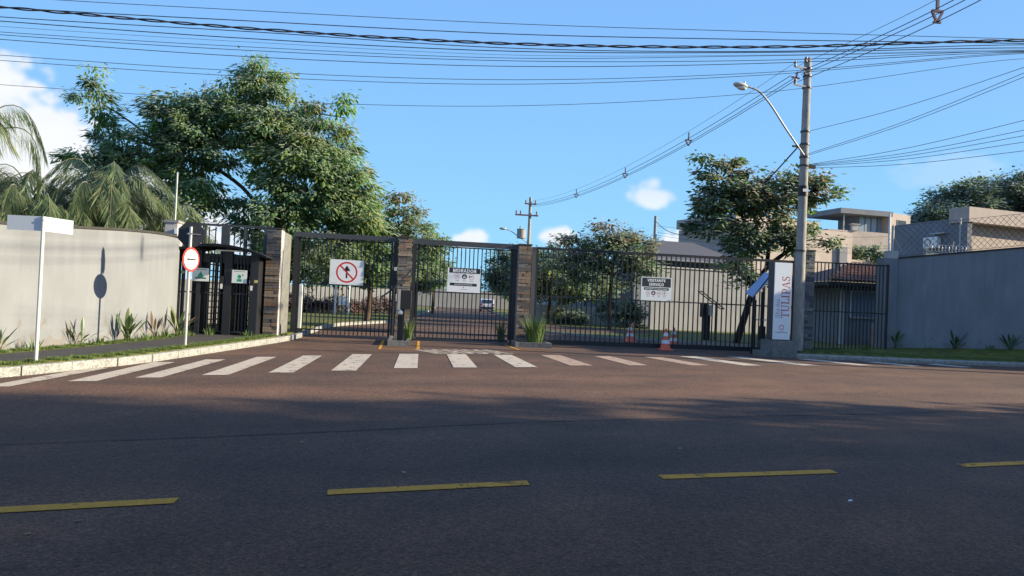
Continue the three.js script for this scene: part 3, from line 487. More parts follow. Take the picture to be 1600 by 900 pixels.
// ------------------------------------------------------------------ sign posts on the left verge
{
  const t = thing('sign_post', 'grey post with a round left arrow sign below an octagonal sign back', 'road sign', [-4.95, 0.14, -17.6]);
  part('post', cy(0.034, 0.034, 2.72, 0, 1.36, 0, 14), M.galv, t);
  const disc = new THREE.Group(); const n = 66 * D2R;
  const d = part('round_plate', new THREE.CylinderGeometry(0.275, 0.275, 0.012, 40).rotateX(Math.PI / 2), M.red, t); d.position.set(0.04 * Math.sin(n), 1.98, 0.04 * Math.cos(n)); d.rotation.y = n;
  part('white_face', new THREE.CylinderGeometry(0.225, 0.225, 0.004, 40).rotateX(Math.PI / 2).translate(0, 0, 0.009), M.whitePaint, d);
  const ar = new THREE.Shape([[-0.15, 0], [-0.09, 0.045], [-0.09, 0.018], [0.15, 0.018], [0.15, -0.018], [-0.09, -0.018], [-0.09, -0.045]].map(([x, y]) => new THREE.Vector2(x, y)));
  part('arrow', new THREE.ShapeGeometry(ar).translate(0, 0, 0.014), M.black, d);
  const oc = part('octagon_plate', new THREE.CylinderGeometry(0.30, 0.30, 0.012, 8).rotateX(Math.PI / 2).rotateZ(Math.PI / 8).rotateY(6 * D2R).translate(0, 2.55, -0.045), M.plateBack, t);
  part('clamp', merge([b2(-0.2, 0.2, 2.55, 2.565, -0.04, -0.028), b2(-0.05, 0.05, 2.54, 2.58, 0.034, 0.042)]), M.galv, t);
  const s = thing('street_name_sign', 'slim white post with two blank street name plates by the kerb', 'street sign', [-6.06, 0.14, -13.25]);
  part('post', cy(0.028, 0.028, 2.42, 0, 1.21, 0, 12), std([0.66, 0.64, 0.58], 0.5), s);
  const pl = (ang, w, sg) => { const m = part('name_plate', b2(0.03, w, -0.12, 0.12, -0.008, 0.008).translate(0, 2.3, 0), std([0.62, 0.66, 0.70], 0.5), s); m.rotation.y = ang; return m; };
  const faint = std([0.52, 0.55, 0.58], 0.5); pl(178 * D2R, 0.56); const p2 = pl(70 * D2R, 0.62); for (const [a, b, y, h] of [[0.2, 0.46, 2.33, 0.018], [0.16, 0.5, 2.275, 0.03]]) part('faded_line', b2(a, b, y - h / 2, y + h / 2, 0.0085, 0.0095), faint, p2); part('clamp', cy(0.034, 0.034, 0.03, 0, 2.36, 0, 12), M.galv, s);
}

// ------------------------------------------------------------------ middle island: bollards, reader post, planting
function spiky(t, n, h, r, seed, cx = 0, cy0 = 0, cz = 0) {
  const R = rng(seed), G = []; for (let i = 0; i < n; i++) {
    const a = R() * 6.283, rr = Math.sqrt(R()) * r, L = h * (0.6 + R() * 0.5), lean = 0.12 + R() * 0.55, w = 0.008 + R() * 0.008, ca = Math.cos(a), sa = Math.sin(a), px = -sa, pz = ca, x = cx + rr * ca, z = cz + rr * sa;
    const q = [0, 0.5, 1].map((t2) => [x + ca * lean * L * t2 * t2 * 0.8, cy0 + L * t2 * (1 - 0.22 * lean * t2), z + sa * lean * L * t2 * t2 * 0.8]), P = [];
    const e = (k, s, ww) => [q[k][0] + px * s * ww, q[k][1], q[k][2] + pz * s * ww];
    P.push(...e(0, -1, w), ...e(0, 1, w), ...e(1, 1, w), ...e(0, -1, w), ...e(1, 1, w), ...e(1, -1, w), ...e(1, -1, w), ...e(1, 1, w), ...q[2]);
    const g = new THREE.BufferGeometry(); g.setAttribute('position', new THREE.Float32BufferAttribute(P, 3)); g.computeVertexNormals(); G.push(g);
  }
  part('foliage', mergeGeometries(G), M.blade, t);
}
{
  const isl = thing('traffic_island', 'low concrete island kerb at the foot of the middle stone pillar', 'island', [-0.22, 0, -24.2]);
  part('kerb_ring', merge([b2(-0.36, 0.30, 0, 0.16, 1.58, 1.7), b2(-0.36, -0.26, 0, 0.16, -1.1, 1.577), b2(0.2, 0.30, 0, 0.16, -1.1, 1.577)]), M.concrete, isl); part('soil', b2(-0.257, 0.197, 0, 0.13, -1.1, 1.575), M.ground, isl);
  const pl = thing('spiky_plant', 'spiky green grass clump squeezed between the island kerb and stone pillar', 'plant', [0.02, 0.13, -23.9]); spiky(pl, 70, 0.75, 0.12, 5);
  const b = thing('bollard', 'black square bollard with a white ball on top', 'bollard', [-0.24, 0.13, -22.95]);
  part('post', rb(0.15, 0.8, 0.13, 0.012, 0, 0.4, 0), M.black, b); part('ball', new THREE.SphereGeometry(0.075, 20, 14).translate(0, 0.865, 0), M.whitePaint, b);
  const k = thing('reader_post', 'dark access reader box with a pale side panel on a post', 'reader', [-0.17, 0.13, -23.5]);
  part('post', b2(-0.05, 0.05, 0, 0.98, -0.05, 0.05), M.metal, k); part('housing', rb(0.34, 0.6, 0.3, 0.02, 0.08, 1.26, 0), M.black, k); part('side_panel', b2(-0.17, -0.095, 0.94, 1.58, -0.12, 0.16), M.galv, k);
  const a = thing('gate_actuator', 'slanting grey steel arm bridging the middle stone pillar', 'actuator', [0, 0, -25.1]);
  part('arm', bar([-0.48, 1.78, 0], [0.05, 2.42, 0], 0.06), M.metalGrey, a); part('upright', bar([-0.5, 0.2, 0.0], [-0.5, 1.8, 0], 0.05), M.metalGrey, a); part('bracket', b2(-0.54, -0.44, 2.34, 2.46, -0.05, 0.05), M.galv, a);
  // planter by the next pillar
  const p3 = thing('planter_kerb', 'low dark concrete planter kerb in front of the stone pillar', 'planter', [4.1, 0, -24.5]);
  part('kerb_ring', merge([bx(1.15, 0.16, 0.12, 0.05, 0.08, 0.36, -0.12), b2(-0.58, -0.46, 0, 0.16, -0.8, 0.38), b2(0.5, 0.62, 0, 0.16, -0.8, 0.22)]), M.concrete, p3); part('soil', b2(-0.457, 0.497, 0, 0.12, -0.8, 0.28), M.ground, p3);
  const q = thing('spiky_plant', 'large bright green spiky grass clump in the planter kerb', 'plant', [4.2, 0.12, -24.45]); spiky(q, 260, 1.0, 0.26, 6);
  const q2 = thing('spiky_plant', 'small spiky green plant behind the gate beside a stone pillar', 'plant', [3.35, 0, -26.6]); spiky(q2, 60, 0.9, 0.14, 7);
}

// ------------------------------------------------------------------ name totem, visitor kiosk, utility pole
{
  const t = thing('name_totem', 'white vertical name sign with red lettering on a concrete block', 'sign', [12.4, 0, -23.4]);
  part('base', rb(0.9, 0.58, 0.85, 0.012, 0.13, 0.28, -0.425), M.concrete, t); part('step', b2(-0.62, -0.322, -0.01, 0.2, -0.8, -0.06), M.concrete, t);
  part('cabinet', rb(0.62, 2.62, 0.42, 0.01, 0, 1.882, -0.27), M.metalGrey, t);
  part('sign_panel', b2(-0.305, 0.305, 0.6, 3.18, -0.055, -0.03), M.plate, t);
  part('print', face(0.6, 2.57, 0, 1.89, -0.026), print(360, 1542, (x, w, h) => {
    x.fillStyle = '#e9eef2'; x.fillRect(0, 0, w, h); x.save(); x.translate(w, 0);
    x.rotate(-Math.PI / 2); // text runs upwards; now +x is up, +y is right
    x.textAlign = 'left'; x.fillStyle = '#a3202f'; x.font = '235px serif'; x.fillText('TULIPAS', -1112, -34, 850); x.fillStyle = '#848b94'; x.font = '120px serif'; x.fillText('Ilha das', -1112, -232, 385); x.restore();
    x.strokeStyle = '#c02f38'; x.lineWidth = 9; for (let k = 0; k < 6; k++) { const a = k * Math.PI / 3; x.beginPath(); x.arc(180 + 22 * Math.cos(a), 1300 + 22 * Math.sin(a), 28, a - 1.2, a + 1.6); x.stroke(); } x.fillStyle = '#9aa3ab'; x.fillRect(120, 1378, 130, 9); x.fillRect(46, 1398, 270, 14);
  }), t);
  const k = thing('visitor_kiosk', 'black visitor intercom frame under a slanted pale blue panel roof', 'kiosk', [12.1, 0, -24.7]);
  for (const [x, z2] of [[-0.12, 0.18], [0.12, 0.18], [0.36, -0.22], [0.0, -0.22]]) part('leg', b2(x - 0.03, x + 0.03, 0, 2.05 + x * 1.2, z2 - 0.03, z2 + 0.03), M.metal, k);
  part('crossbar', b2(-0.09, 0.3, 1.2, 1.24, 0.16, 0.2), M.galv, k); part('intercom', rb(0.2, 0.5, 0.16, 0.015, 0.2, 0.75, 0.1), M.black, k);
  const rp = part('roof_panel', rb(1.0, 0.04, 0.62, 0.01), M.panelBlue, k); rp.position.set(0.08, 2.45, 0.0); rp.rotation.set(0.28, 0, 52 * D2R, 'YXZ');
  part('roof_frame', merge([bar([-0.24, 2.02, 0.26], [0.36, 2.8, 0.26], 0.03), bar([-0.24, 2.1, -0.3], [0.36, 2.88, -0.3], 0.03)]), M.metal, k);
  const ki = thing('intercom_stand', 'black intercom box on a stand under a slanted wire frame behind the gate', 'intercom', [13.35, 0.11, -32.1]);
  part('post', b2(-0.12, 0.16, 0, 1.15, -0.1, 0.1), M.black, ki); part('box', rb(0.34, 0.62, 0.25, 0.02, -0.1, 1.35, 0), M.black, ki); part('side_label', b2(0.12, 0.2, 1.1, 1.6, 0.0, 0.12), M.whitePaint, ki);
  part('canopy_frame', merge([bar([-0.35, 2.2, 0.2], [0.75, 1.45, 0.2], 0.04), bar([-0.35, 2.2, -0.2], [0.75, 1.45, -0.2], 0.04), bar([-0.35, 2.2, -0.2], [-0.35, 2.2, 0.2], 0.04), bar([0.75, 1.45, -0.2], [0.75, 1.45, 0.2], 0.04), bar([0.1, 1.88, -0.2], [0.1, 1.88, 0.2], 0.03)]), M.metal, ki); part('canopy_post', b2(0.42, 0.48, 0, 1.66, -0.03, 0.03), M.metal, ki);
}
function insulatorStack(x, y, z, s = 1) { return merge([cy(0.045 * s, 0.045 * s, 0.05 * s, x, y, z, 10), cy(0.03 * s, 0.03 * s, 0.2 * s, x, y + 0.06 * s, z, 8), cy(0.05 * s, 0.05 * s, 0.04 * s, x, y + 0.1 * s, z, 10)]); }
{
  const t = thing('utility_pole', 'tall round concrete utility pole with a street lamp arm beside the grey pillar', 'pole', [13.5, 0, -24.4]);
  part('shaft', cy(0.19, 0.12, 10.5, 0.03, 5.25, 0, 24), M.pole, t);
  part('number_band', cy(0.175, 0.17, 0.36, 0.03, 5.8, 0, 24), M.black, t); part('number_print', b2(-0.07, 0.1, 5.76, 5.86, 0.172, 0.178), M.whitePaint, t);
  part('lamp_arm', tube([[0.0, 7.0, 0.1], [-0.8, 7.9, 0.2], [-1.5, 8.72, 0.3], [-1.95, 9.1, 0.35], [-2.4, 9.2, 0.4]], 0.034, 24, 8), M.galv, t);
  const l = part('lamp_head', new THREE.SphereGeometry(0.2, 20, 12).scale(1.35, 0.5, 0.75), std([0.5, 0.48, 0.42], 0.5), t); l.position.set(-2.62, 9.2, 0.42); l.rotation.z = -0.16;
  const gl = part('lamp_glass', new THREE.SphereGeometry(0.15, 16, 10).scale(1.2, 0.6, 0.8).translate(0.05, -0.06, 0), M.plate, l); part('photocell', cy(0.035, 0.035, 0.08, 0.12, 0.12, 0, 8), M.galv, l);
  part('crossarm', merge([bar([0.0, 10.12, 0.1], [-0.5, 10.12, 0.12], 0.05), bar([0.0, 9.85, 0.1], [-0.3, 10.1, 0.12], 0.035), bar([0.0, 9.45, 0.1], [-0.52, 9.5, 0.12], 0.05)]), M.galv, t);
  for (const [x, y] of [[-0.5, 10.16], [-0.48, 9.55], [-0.1, 10.35]]) part('insulator', insulatorStack(x, y, 0.12, 1), M.insulator, t);
  part('spacer', merge([bar([-0.5, 9.55, 0.12], [-0.4, 9.95, 0.12], 0.05), bar([-0.62, 9.75, 0.12], [-0.32, 9.72, 0.12], 0.05)]), M.insulator, t);
  for (const y of [3.7, 7.0, 7.45, 7.9, 6.7, 9.45, 10.12, 9.86]) part('steel_band', cy(0.155 + (10 - y) * 0.006, 0.153 + (10 - y) * 0.006, 0.06, 0.03, y, 0, 20), M.metalGrey, t);
  part('cable_clamp', merge([b2(0.15, 0.45, 6.62, 6.72, -0.05, 0.05), b2(-0.5, -0.1, 7.3, 7.36, 0.1, 0.16)]), M.cable, t);
}
function farPole(label, x, z, h, extra) {
  const t = thing('utility_pole', label, 'pole', [x, 0, z]); part('shaft', cy(0.2, 0.13, h, 0, h / 2, 0, 14), M.pole, t); return t;
}
{
  const t = farPole('distant concrete pole with crossarms, transformer and lamp above the resident gate', 10.75, -68, 11.2);
  part('crossarm', b2(-0.55, 0.55, 10.5, 10.62, 0.14, 0.24), M.insulator, t); part('crossarm', b2(-1.4, 0.75, 9.42, 9.56, 0.14, 0.24), M.insulator, t);
  for (const x of [-0.45, 0.45]) part('insulator', insulatorStack(x, 10.66, 0.2, 1.6), M.insulator, t);
  for (const x of [-1.3, -0.9, 0.6]) part('insulator', insulatorStack(x, 9.6, 0.2, 1.8), M.insulator, t);
  part('transformer', merge([cy(0.4, 0.4, 0.85, -0.75, 7.75, 0.1, 18), cy(0.1, 0.06, 0.35, -0.85, 8.3, 0.1, 8), cy(0.43, 0.43, 0.06, -0.75, 8.15, 0.1, 18)]), M.pole, t);
  part('lamp_arm', tube([[0, 6.9, 0], [-0.9, 7.4, 0.2], [-1.8, 7.95, 0.3], [-2.3, 8.1, 0.3]], 0.04, 16, 6), M.galv, t); const l = part('lamp_head', new THREE.SphereGeometry(0.24, 14, 8).scale(1.4, 0.5, 0.7), M.galv, t); l.position.set(-2.5, 8.12, 0.3);
  farPole('distant bare concrete pole rising behind the brown flowered tree', 20.85, -62, 9.4);
  const r = farPole('tall concrete pole of the street cables at the end of the shaded wall', 20.6, -19.3, 11.2); part('crossarm', b2(-0.06, 0.06, 9.4, 9.5, -0.8, 0.8), M.insulator, r);
  farPole('tall concrete pole of the street cables beyond the beige wall', -33, -24.8, 10.8);
  const ra = thing('radio_mast', 'slim red and white lattice mast showing above the tall tree', 'mast', [-16.4, 0, -60]);
  part('lattice', merge([bar([-0.1, 0, 0], [-0.08, 17.6, 0], 0.03), bar([0.1, 0, 0], [0.08, 17.6, 0], 0.03), ...Array.from({ length: 29 }, (_, i) => bar([-0.09, i * 0.6, 0], [0.09, i * 0.6 + 0.6, 0], 0.02))]), M.insulator, ra); part('top_section', b2(-0.1, 0.1, 16.6, 16.9, -0.03, 0.03), M.whitePaint, ra);
}

// ------------------------------------------------------------------ cables
{
  const X = [[-11.9, -22.8], [-4.72, -22.0], [2.58, -21.18], [10.01, -20.35], [17.57, -19.5]];
  const Y = [[9.52, 9.49, 9.51, 9.67, 9.86], [9.21, 9.19, 9.21, 9.44, 9.73], [9.21, 8.97, 8.93, 9.23, 9.82], [8.93, 8.88, 8.80, 9.10, 9.69], [8.81, 8.68, 8.71, 9.07, 9.60], [8.50, 8.44, 8.51, 8.97, 9.50], [8.42, 8.34, 8.43, 8.84, 9.52], [8.29, 8.16, 8.27, 8.75, 9.48], [7.84, 7.74, 7.88, 8.48, 9.46], [7.69, 7.59, 7.75, 8.41, 9.43], [7.00, 6.91, 7.12, 7.90, 9.28], [8.66, 8.58, 8.60, 8.99, 9.54]];
  const R = [0.009, 0.013, 0.03, 0.012, 0.013, 0.008, 0.009, 0.010, 0.008, 0.008, 0.007, 0.005];
  Y.forEach((y, i) => {
    const pts = [[-33, Math.min(10.2, y[0] + 0.75), -24.8], [-22, y[0] + 0.25, -23.85], ...X.map(([x, z], k) => [x, y[k], z]), [20.6, 9.5 + (y[4] - 9.5) * 0.9 + 0.15, -19.3]];
    if (i === 2) { // twisted bundle: two strands round each other
      const c = new THREE.CatmullRomCurve3(pts.map((p) => V(...p))), n = 260, A = [], B = []; for (let k = 0; k <= n; k++) { const p = c.getPointAt(k / n), a = k / n * 60 * 3.14159; A.push(V(p.x, p.y + 0.028 * Math.sin(a), p.z + 0.028 * Math.cos(a))); B.push(V(p.x, p.y - 0.028 * Math.sin(a), p.z - 0.028 * Math.cos(a))); }
      const t = thing('overhead_cable', 'thick twisted black cable bundle crossing the sky', 'cable', [0, 0, 0], 0, 'cables crossing the sky along the street'); part('strand', tube(A, 0.022, 520, 5), M.cable, t); part('strand', tube(B, 0.02, 520, 5), M.cableBrown, t); return;
    }
    single('overhead_cable', 'thin black cable crossing the sky above the whole street', 'cable', tube(pts, R[i], 90, 5), M.cable, 'cables crossing the sky along the street');
  });
  const wire = (label, a, b, sag, r, group) => { const P = []; for (let k = 0; k <= 8; k++) { const t = k / 8; P.push([a[0] + (b[0] - a[0]) * t, a[1] + (b[1] - a[1]) * t - sag * 4 * t * (1 - t), a[2] + (b[2] - a[2]) * t]); } return single('overhead_cable', label, 'cable', tube(P, r, 40, 5), M.cable, group); };
  // from the lamp pole to the far pole, three phase wires and a messenger with spacers
  const a0 = [12.98, 9.75, -24.3], b0 = [10.8, 10.45, -68];
  for (const [dx, dy, r] of [[-0.12, 0.05, 0.012], [0.12, 0.05, 0.012], [0, -0.14, 0.012], [0, 0.5, 0.007]]) wire('thin wire sagging from the lamp pole to the distant transformer pole', [a0[0] + dx, a0[1] + dy, a0[2]], [b0[0] + dx * 2, b0[1] + dy * 0.8, b0[2]], 0.95, r, 'wires between the two lamp poles');
  for (const t of [0.2, 0.4, 0.64]) { const c = [a0[0] + (b0[0] - a0[0]) * t, a0[1] + (b0[1] - a0[1]) * t - 0.95 * 4 * t * (1 - t), a0[2] + (b0[2] - a0[2]) * t]; const s = thing('cable_spacer', 'small diamond spacer hung on the wires to the distant pole', 'spacer', c, 0, 'spacers on the far wires'); part('frame', merge([bar([-0.16, 0.06, 0], [0.16, 0.06, 0], 0.05), bar([-0.15, 0.05, 0], [0, -0.2, 0], 0.05), bar([0.15, 0.05, 0], [0, -0.2, 0], 0.05), bar([0, 0.06, 0], [0, 0.42, 0], 0.05)]), M.insulator, s); }
  // from the lamp pole towards and over the street
  const e0 = [12.36, 8.85, -16.34], ext = (p, q, k) => p.map((v, i) => v + (q[i] - v) * k);
  for (const [dx, dy, r] of [[-0.12, 0.12, 0.011], [0.12, 0.12, 0.011], [0, -0.14, 0.011], [0, 0.42, 0.007]]) { const p = [a0[0] + dx + 0.15, a0[1] + dy, a0[2]], q = [e0[0] + dx, e0[1] + dy, e0[2]], far = ext(p, q, 1.75); far[1] += 0.55; const P = [p, ext(p, q, 0.5), q, ext(p, q, 1.35), far]; P[1][1] -= 0.03; P[3][1] += 0.16; single('overhead_cable', 'thin wire rising from the lamp pole over the street through a spacer', 'cable', tube(P, r, 40, 5), M.cable, 'wires from the lamp pole over the street'); }
  { const s = thing('cable_spacer', 'diamond shaped insulating spacer on the wires high above the shaded wall', 'spacer', e0); part('frame', merge([bar([-0.15, 0.12, 0], [0.15, 0.12, 0], 0.055), bar([-0.14, 0.11, 0], [0, -0.16, 0], 0.05), bar([0.14, 0.11, 0], [0, -0.16, 0], 0.05), bar([0, 0.12, 0], [0, 0.42, 0], 0.06), bar([-0.1, -0.15, 0], [0.1, -0.15, 0], 0.05)]), M.insulator, s); }
  const grp = 'drop wires fanning out from the lamp pole';
  for (const [y0, q] of [[7.9, [16.11, 8.39, -17.85]], [7.1, [16.12, 8.24, -17.85]], [7.05, [16.12, 8.13, -17.85]], [6.72, [17.0, 7.24, -18.76]], [6.7, [17.0, 6.96, -18.76]], [6.68, [17.0, 6.80, -18.76]], [6.66, [17.0, 6.62, -18.76]], [6.6, [17.0, 6.37, -18.76]]]) { const p = [13.6, y0, -24.3], f = ext(p, q, 2.1); const P = [p, ext(p, q, 0.5), q, ext(p, q, 1.5), f]; P[1][1] -= 0.12; P[3][1] += 0.2; P[4][1] += 0.5; single('overhead_cable', 'thin drop wire fanning out from the lower lamp pole', 'cable', tube(P, 0.008, 40, 5), M.cable, grp); }
  wire('thick black cable slanting down from the lamp pole behind the leaning tree', [13.4, 7.5, -24.35], [20.8, 9.0, -62], 2.1, 0.026);
  for (const dy of [0.35, -0.2, -0.45]) wire('thin telephone wire leaving the distant bare pole', [20.9, 8.2 + dy, -62], [44, 8.0 + dy * 2, -58], 0.5, 0.012, 'telephone wires behind the leaning tree');
}

// ------------------------------------------------------------------ traffic cones
{
  const pr = [[0.19, 0], [0.165, 0.1], [0.118, 0.3], [0.07, 0.52], [0.036, 0.7], [0.03, 0.71], [0, 0.715]].map(([x, y]) => new THREE.Vector2(x, y));
  const seg = (y0, y1, o) => { const rad = (y) => 0.19 - 0.218 * y + o; return new THREE.CylinderGeometry(rad(y1), rad(y0), y1 - y0, 24, 1, true).translate(0, (y0 + y1) / 2, 0); };
  const c = thing('traffic_cone', 'orange and white traffic cone standing in front of the sliding gate', 'cone', [9.02, 0, -25.2], 0, 'traffic cones at the sliding gate');
  part('base', rb(0.44, 0.05, 0.44, 0.015, 0, 0.025, 0), M.orange, c); part('body', new THREE.LatheGeometry(pr, 24).translate(0, 0.05, 0), M.orange, c);
  part('white_band', seg(0.24, 0.36, 0.014), M.coneWhite, c); part('white_band', seg(0.5, 0.62, 0.014), M.coneWhite, c);
  copy(c, [10.05, 0, -27.2], 0.4, 'orange and white traffic cone behind the gate bars beside the front cone'); copy(c, [9.25, 0, -30.2], 0.8, 'orange and white traffic cone deep behind the gate left of the visitor sign');
}

// ------------------------------------------------------------------ guardhouse
{
  const t = thing('guardhouse', 'small pale guardhouse with clay tile roof behind the right fence', 'building', [0, 0.1, -33]);
  part('wall', b2(20.6, 25.5, -0.1, 2.75, -4, 0), M.wallRender, t); part('corner_post', b2(20.45, 20.6, -0.1, 2.6, -0.1, 0.06), M.plaster, t);
  const w = part('window', b2(20.95, 22.7, 1.42, 2.55, -0.02, 0.02), M.glassPale, t); part('frame', merge([b2(20.9, 20.95, 1.37, 2.6, -0.02, 0.04), b2(20.95, 22.7, 2.55, 2.6, -0.02, 0.04), b2(21.8, 21.84, 1.42, 2.55, 0.021, 0.035)]), M.whitePaint, w); part('sill', b2(20.85, 22.75, 1.28, 1.37, -0.02, 0.1), M.plaster, w);
  part('notice', new THREE.CylinderGeometry(0.2, 0.2, 0.01, 24).rotateX(Math.PI / 2).translate(22.45, 2.1, 0.04), M.coneWhite, t); part('notice_ring', new THREE.TorusGeometry(0.17, 0.025, 8, 24).translate(22.45, 2.1, 0.05), M.red, t);
  const rf = part('roof', merge([b2(19.25, 25.8, 2.78, 2.96, -4.9, 0.95)]), M.black, t);
  // hip roof faces and clay barrel tiles on the front slope
  const x0 = 19.2, x1 = 25.8, zf = 1.0, y0 = 2.97, run = 2.9, rise = 1.05;
  const hip = new THREE.BufferGeometry(); hip.setAttribute('position', new THREE.Float32BufferAttribute([x0, y0, zf, x1, y0, zf, x1, y0 + rise, zf - run, x0, y0, zf, x1, y0 + rise, zf - run, x0 + run, y0 + rise, zf - run, x0, y0, zf, x0 + run, y0 + rise, zf - run, x0, y0, zf - 2 * run], 3)); hip.computeVertexNormals(); part('roof_deck', muv(hip), M.roofTile[1], rf);
  const sl = Math.hypot(run, rise), tl = 0.42, tg = new THREE.CylinderGeometry(0.085, 0.105, tl * 1.12, 8, 1, true, Math.PI * 0.5, Math.PI).rotateY(0), R = rng(31);
  const tileG = tg.clone().rotateY(Math.PI).rotateX(-Math.PI / 2); muv(tileG); const ang = Math.atan2(rise, run);
  for (let i = 0; i < 30; i++) for (let j = 0; j < 7; j++) { const x = x0 + 0.15 + i * 0.22, s = (j + 0.5) * tl; const zz = zf + 0.03 - s * Math.cos(ang), yy = y0 + s * Math.sin(ang) + 0.03; if (x - x0 < (zf - zz) - 0.1 || x > 24.2) continue; const m = part('roof_tile', tileG, M.roofTile[Math.floor(R() * 3)], t); m.position.set(x + (R() - 0.5) * 0.02, yy, zz); m.rotation.x = ang; }
}

// ------------------------------------------------------------------ houses and inner walls
function quadBlock(parent, name, p, q, y0, y1, depth, mat) { // box whose front runs from p to q (x, z)
  const L = Math.hypot(q[0] - p[0], q[1] - p[1]), m = part(name, b2(0, L, y0, y1, -depth, 0), mat, parent); m.position.set(p[0], 0, p[1]); m.rotation.y = -Math.atan2(q[1] - p[1], q[0] - p[0]); return m;
}
function windowOn(m, x0, x1, y0, y1, mat = M.glass, fm = M.metalGrey) { const w = part('window', b2(x0, x1, y0, y1, 0.004, 0.02), mat, m); part('frame', merge([b2(x0 - 0.05, x0, y0 - 0.05, y1 + 0.05, 0, 0.05), b2(x1, x1 + 0.05, y0 - 0.05, y1 + 0.05, 0, 0.05), b2(x0, x1, y1, y1 + 0.05, 0, 0.05), b2(x0, x1, y0 - 0.05, y0, 0, 0.05)]), fm, w); return w; }
{
  const w = thing('garden_wall', 'tall grey garden wall behind the sliding gate lawn', 'wall'); quadBlock(w, 'wall_face', [14.9, -44.6], [30, -47.6], -0.05, 4.0, 0.25, M.inWall); quadBlock(w, 'coping', [14.85, -44.5], [30, -47.5], 4.003, 4.08, 0.4, M.plaster);
  const lw = thing('garden_wall', 'low pale wall in shade behind the thin street trees', 'wall'); quadBlock(lw, 'wall_face', [8.2, -50.5], [14.8, -48.4], -0.05, 1.35, 0.2, M.paleHouse); 
  const g = thing('house', 'grey hip roofed house above the tall garden wall', 'house'); const gb = quadBlock(g, 'wall', [17.0, -55], [26.2, -56.2], -0.05, 5.2, 8, M.greyHouse);
  windowOn(gb, 2.6, 6.4, 4.0, 5.0); windowOn(gb, 0.4, 1.8, 4.2, 5.0);
  const rg = new THREE.BufferGeometry(); { const a = [16.6, 5.25, -54.4], b = [26.6, 5.25, -55.8], c = [26.6, 5.25, -63], d = [16.6, 5.25, -63], e = [20.0, 7.0, -58.8], f = [23.2, 7.0, -59.2]; rg.setAttribute('position', new THREE.Float32BufferAttribute([...a, ...b, ...f, ...a, ...f, ...e, ...b, ...c, ...f, ...c, ...d, ...e, ...c, ...e, ...f, ...d, ...a, ...e], 3)); rg.computeVertexNormals(); }
  const rf = part('roof', muv(rg), M.slate, g); part('fascia', merge([bar([16.6, 5.2, -54.4], [26.6, 5.2, -55.8], 0.16, 0.08)]), M.greyHouse, rf);
  const h = thing('house', 'large beige flat roofed house behind the leaning tree', 'house'); quadBlock(h, 'wall', [28.2, -58.6], [39.3, -62.0], -0.05, 8.95, 10, M.beige); quadBlock(h, 'wall', [27, -59.4], [36.2, -62.3], 8.9, 9.75, 8, M.beige);
  const br = quadBlock(h, 'wall', [39.35, -62.4], [44.5, -64], -0.05, 6.4, 6, M.beige); part('ledge', b2(-0.1, 5.4, 6.403, 6.6, -6, 0.1), M.beige, br);
  const col2 = quadBlock(h, 'pilaster', [37.6, -61.15], [38.5, -61.43], -0.05, 7.6, 0.5, M.greyHouse);
  const u = thing('house', 'modern upper storey with overhanging grey roof and tall glass panes', 'house');
  const ub = quadBlock(u, 'wall', [51.8, -75], [55.2, -76.2], 6, 13.0, 6, M.beige); windowOn(ub, 1.3, 2.8, 11.5, 12.3); quadBlock(u, 'lower_wall', [44, -74], [51.7, -74.9], -0.05, 10.7, 7, M.beige);
  const gf = quadBlock(u, 'glass_wall', [48.3, -75.2], [51.7, -75.9], 10.72, 12.5, 3, M.greyHouse); for (let i = 0; i < 4; i++) windowOn(gf, 0.08 + i * 0.85, 0.84 + i * 0.85, 10.8, 12.42, M.glassPale);
  quadBlock(u, 'roof_slab', [45.2, -73.6], [51.75, -74.3], 12.45, 13.0, 6, M.greyHouse); part('roof_post', b2(46.0, 46.1, 10.72, 12.44, -74.4, -74.3), M.galv, u); part('chimney', merge([b2(47.0, 47.7, 10.72, 11.35, -74.6, -74.2), b2(46.85, 47.85, 11.353, 11.45, -74.7, -74.1)]), M.plaster, u);
  const r = thing('house', 'grey house with deep shaded eaves behind the mesh fence', 'house'); const side = quadBlock(r, 'side_wall', [28.5, -41.0], [29.1, -35.6], -0.05, 7.0, 0.3, M.greyHouse); quadBlock(r, 'front_wall', [29.15, -36.2], [38, -38.2], -0.05, 6.72, 0.4, M.beige); quadBlock(r, 'parapet', [29.1, -35.5], [38, -37.4], 6.74, 7.55, 1.2, M.beige);
  const ac = part('air_conditioner', rb(0.95, 0.62, 0.3, 0.02, 3.3, 5.75, 0.2), M.whitePaint, side); part('fan_grille', new THREE.TorusGeometry(0.2, 0.02, 6, 20).translate(3.15, 5.75, 0.36), M.metalGrey, ac); part('bracket', b2(3.2, 4.2, 6.22, 6.27, 0, 0.3), M.galv, side);
  const pole = single('flag_pole', 'short white pole standing on the pier by the shaded wall', 'post', cy(0.04, 0.04, 1.55, 18.95, 4.9, -27.4, 10), M.whitePaint);
  const ph = thing('house', 'pale house with dark windows behind the thin street trees', 'house'); const pw = quadBlock(ph, 'wall', [12.2, -64], [20, -66], -0.05, 5.0, 8, M.paleHouse); windowOn(pw, 2.2, 3.8, 3.6, 4.6); windowOn(pw, 5, 6.4, 1.2, 2.6); windowOn(pw, 0.5, 1.5, 3.6, 4.6); part('band', b2(0, 8.05, 3.05, 3.2, 0.003, 0.15), M.whitePaint, pw);
  const fw = thing('boundary_wall', 'distant grey wall closing the end of the inner road', 'wall'); quadBlock(fw, 'wall_face', [-6, -117], [30, -121], -0.05, 2.9, 0.3, M.plasterGrey);
  const lh = thing('garden_wall', 'pale wall beyond the dark red hedge', 'wall'); quadBlock(lh, 'wall_face', [-30, -66], [-0.8, -80], -0.05, 2.2, 0.3, M.plasterGrey);
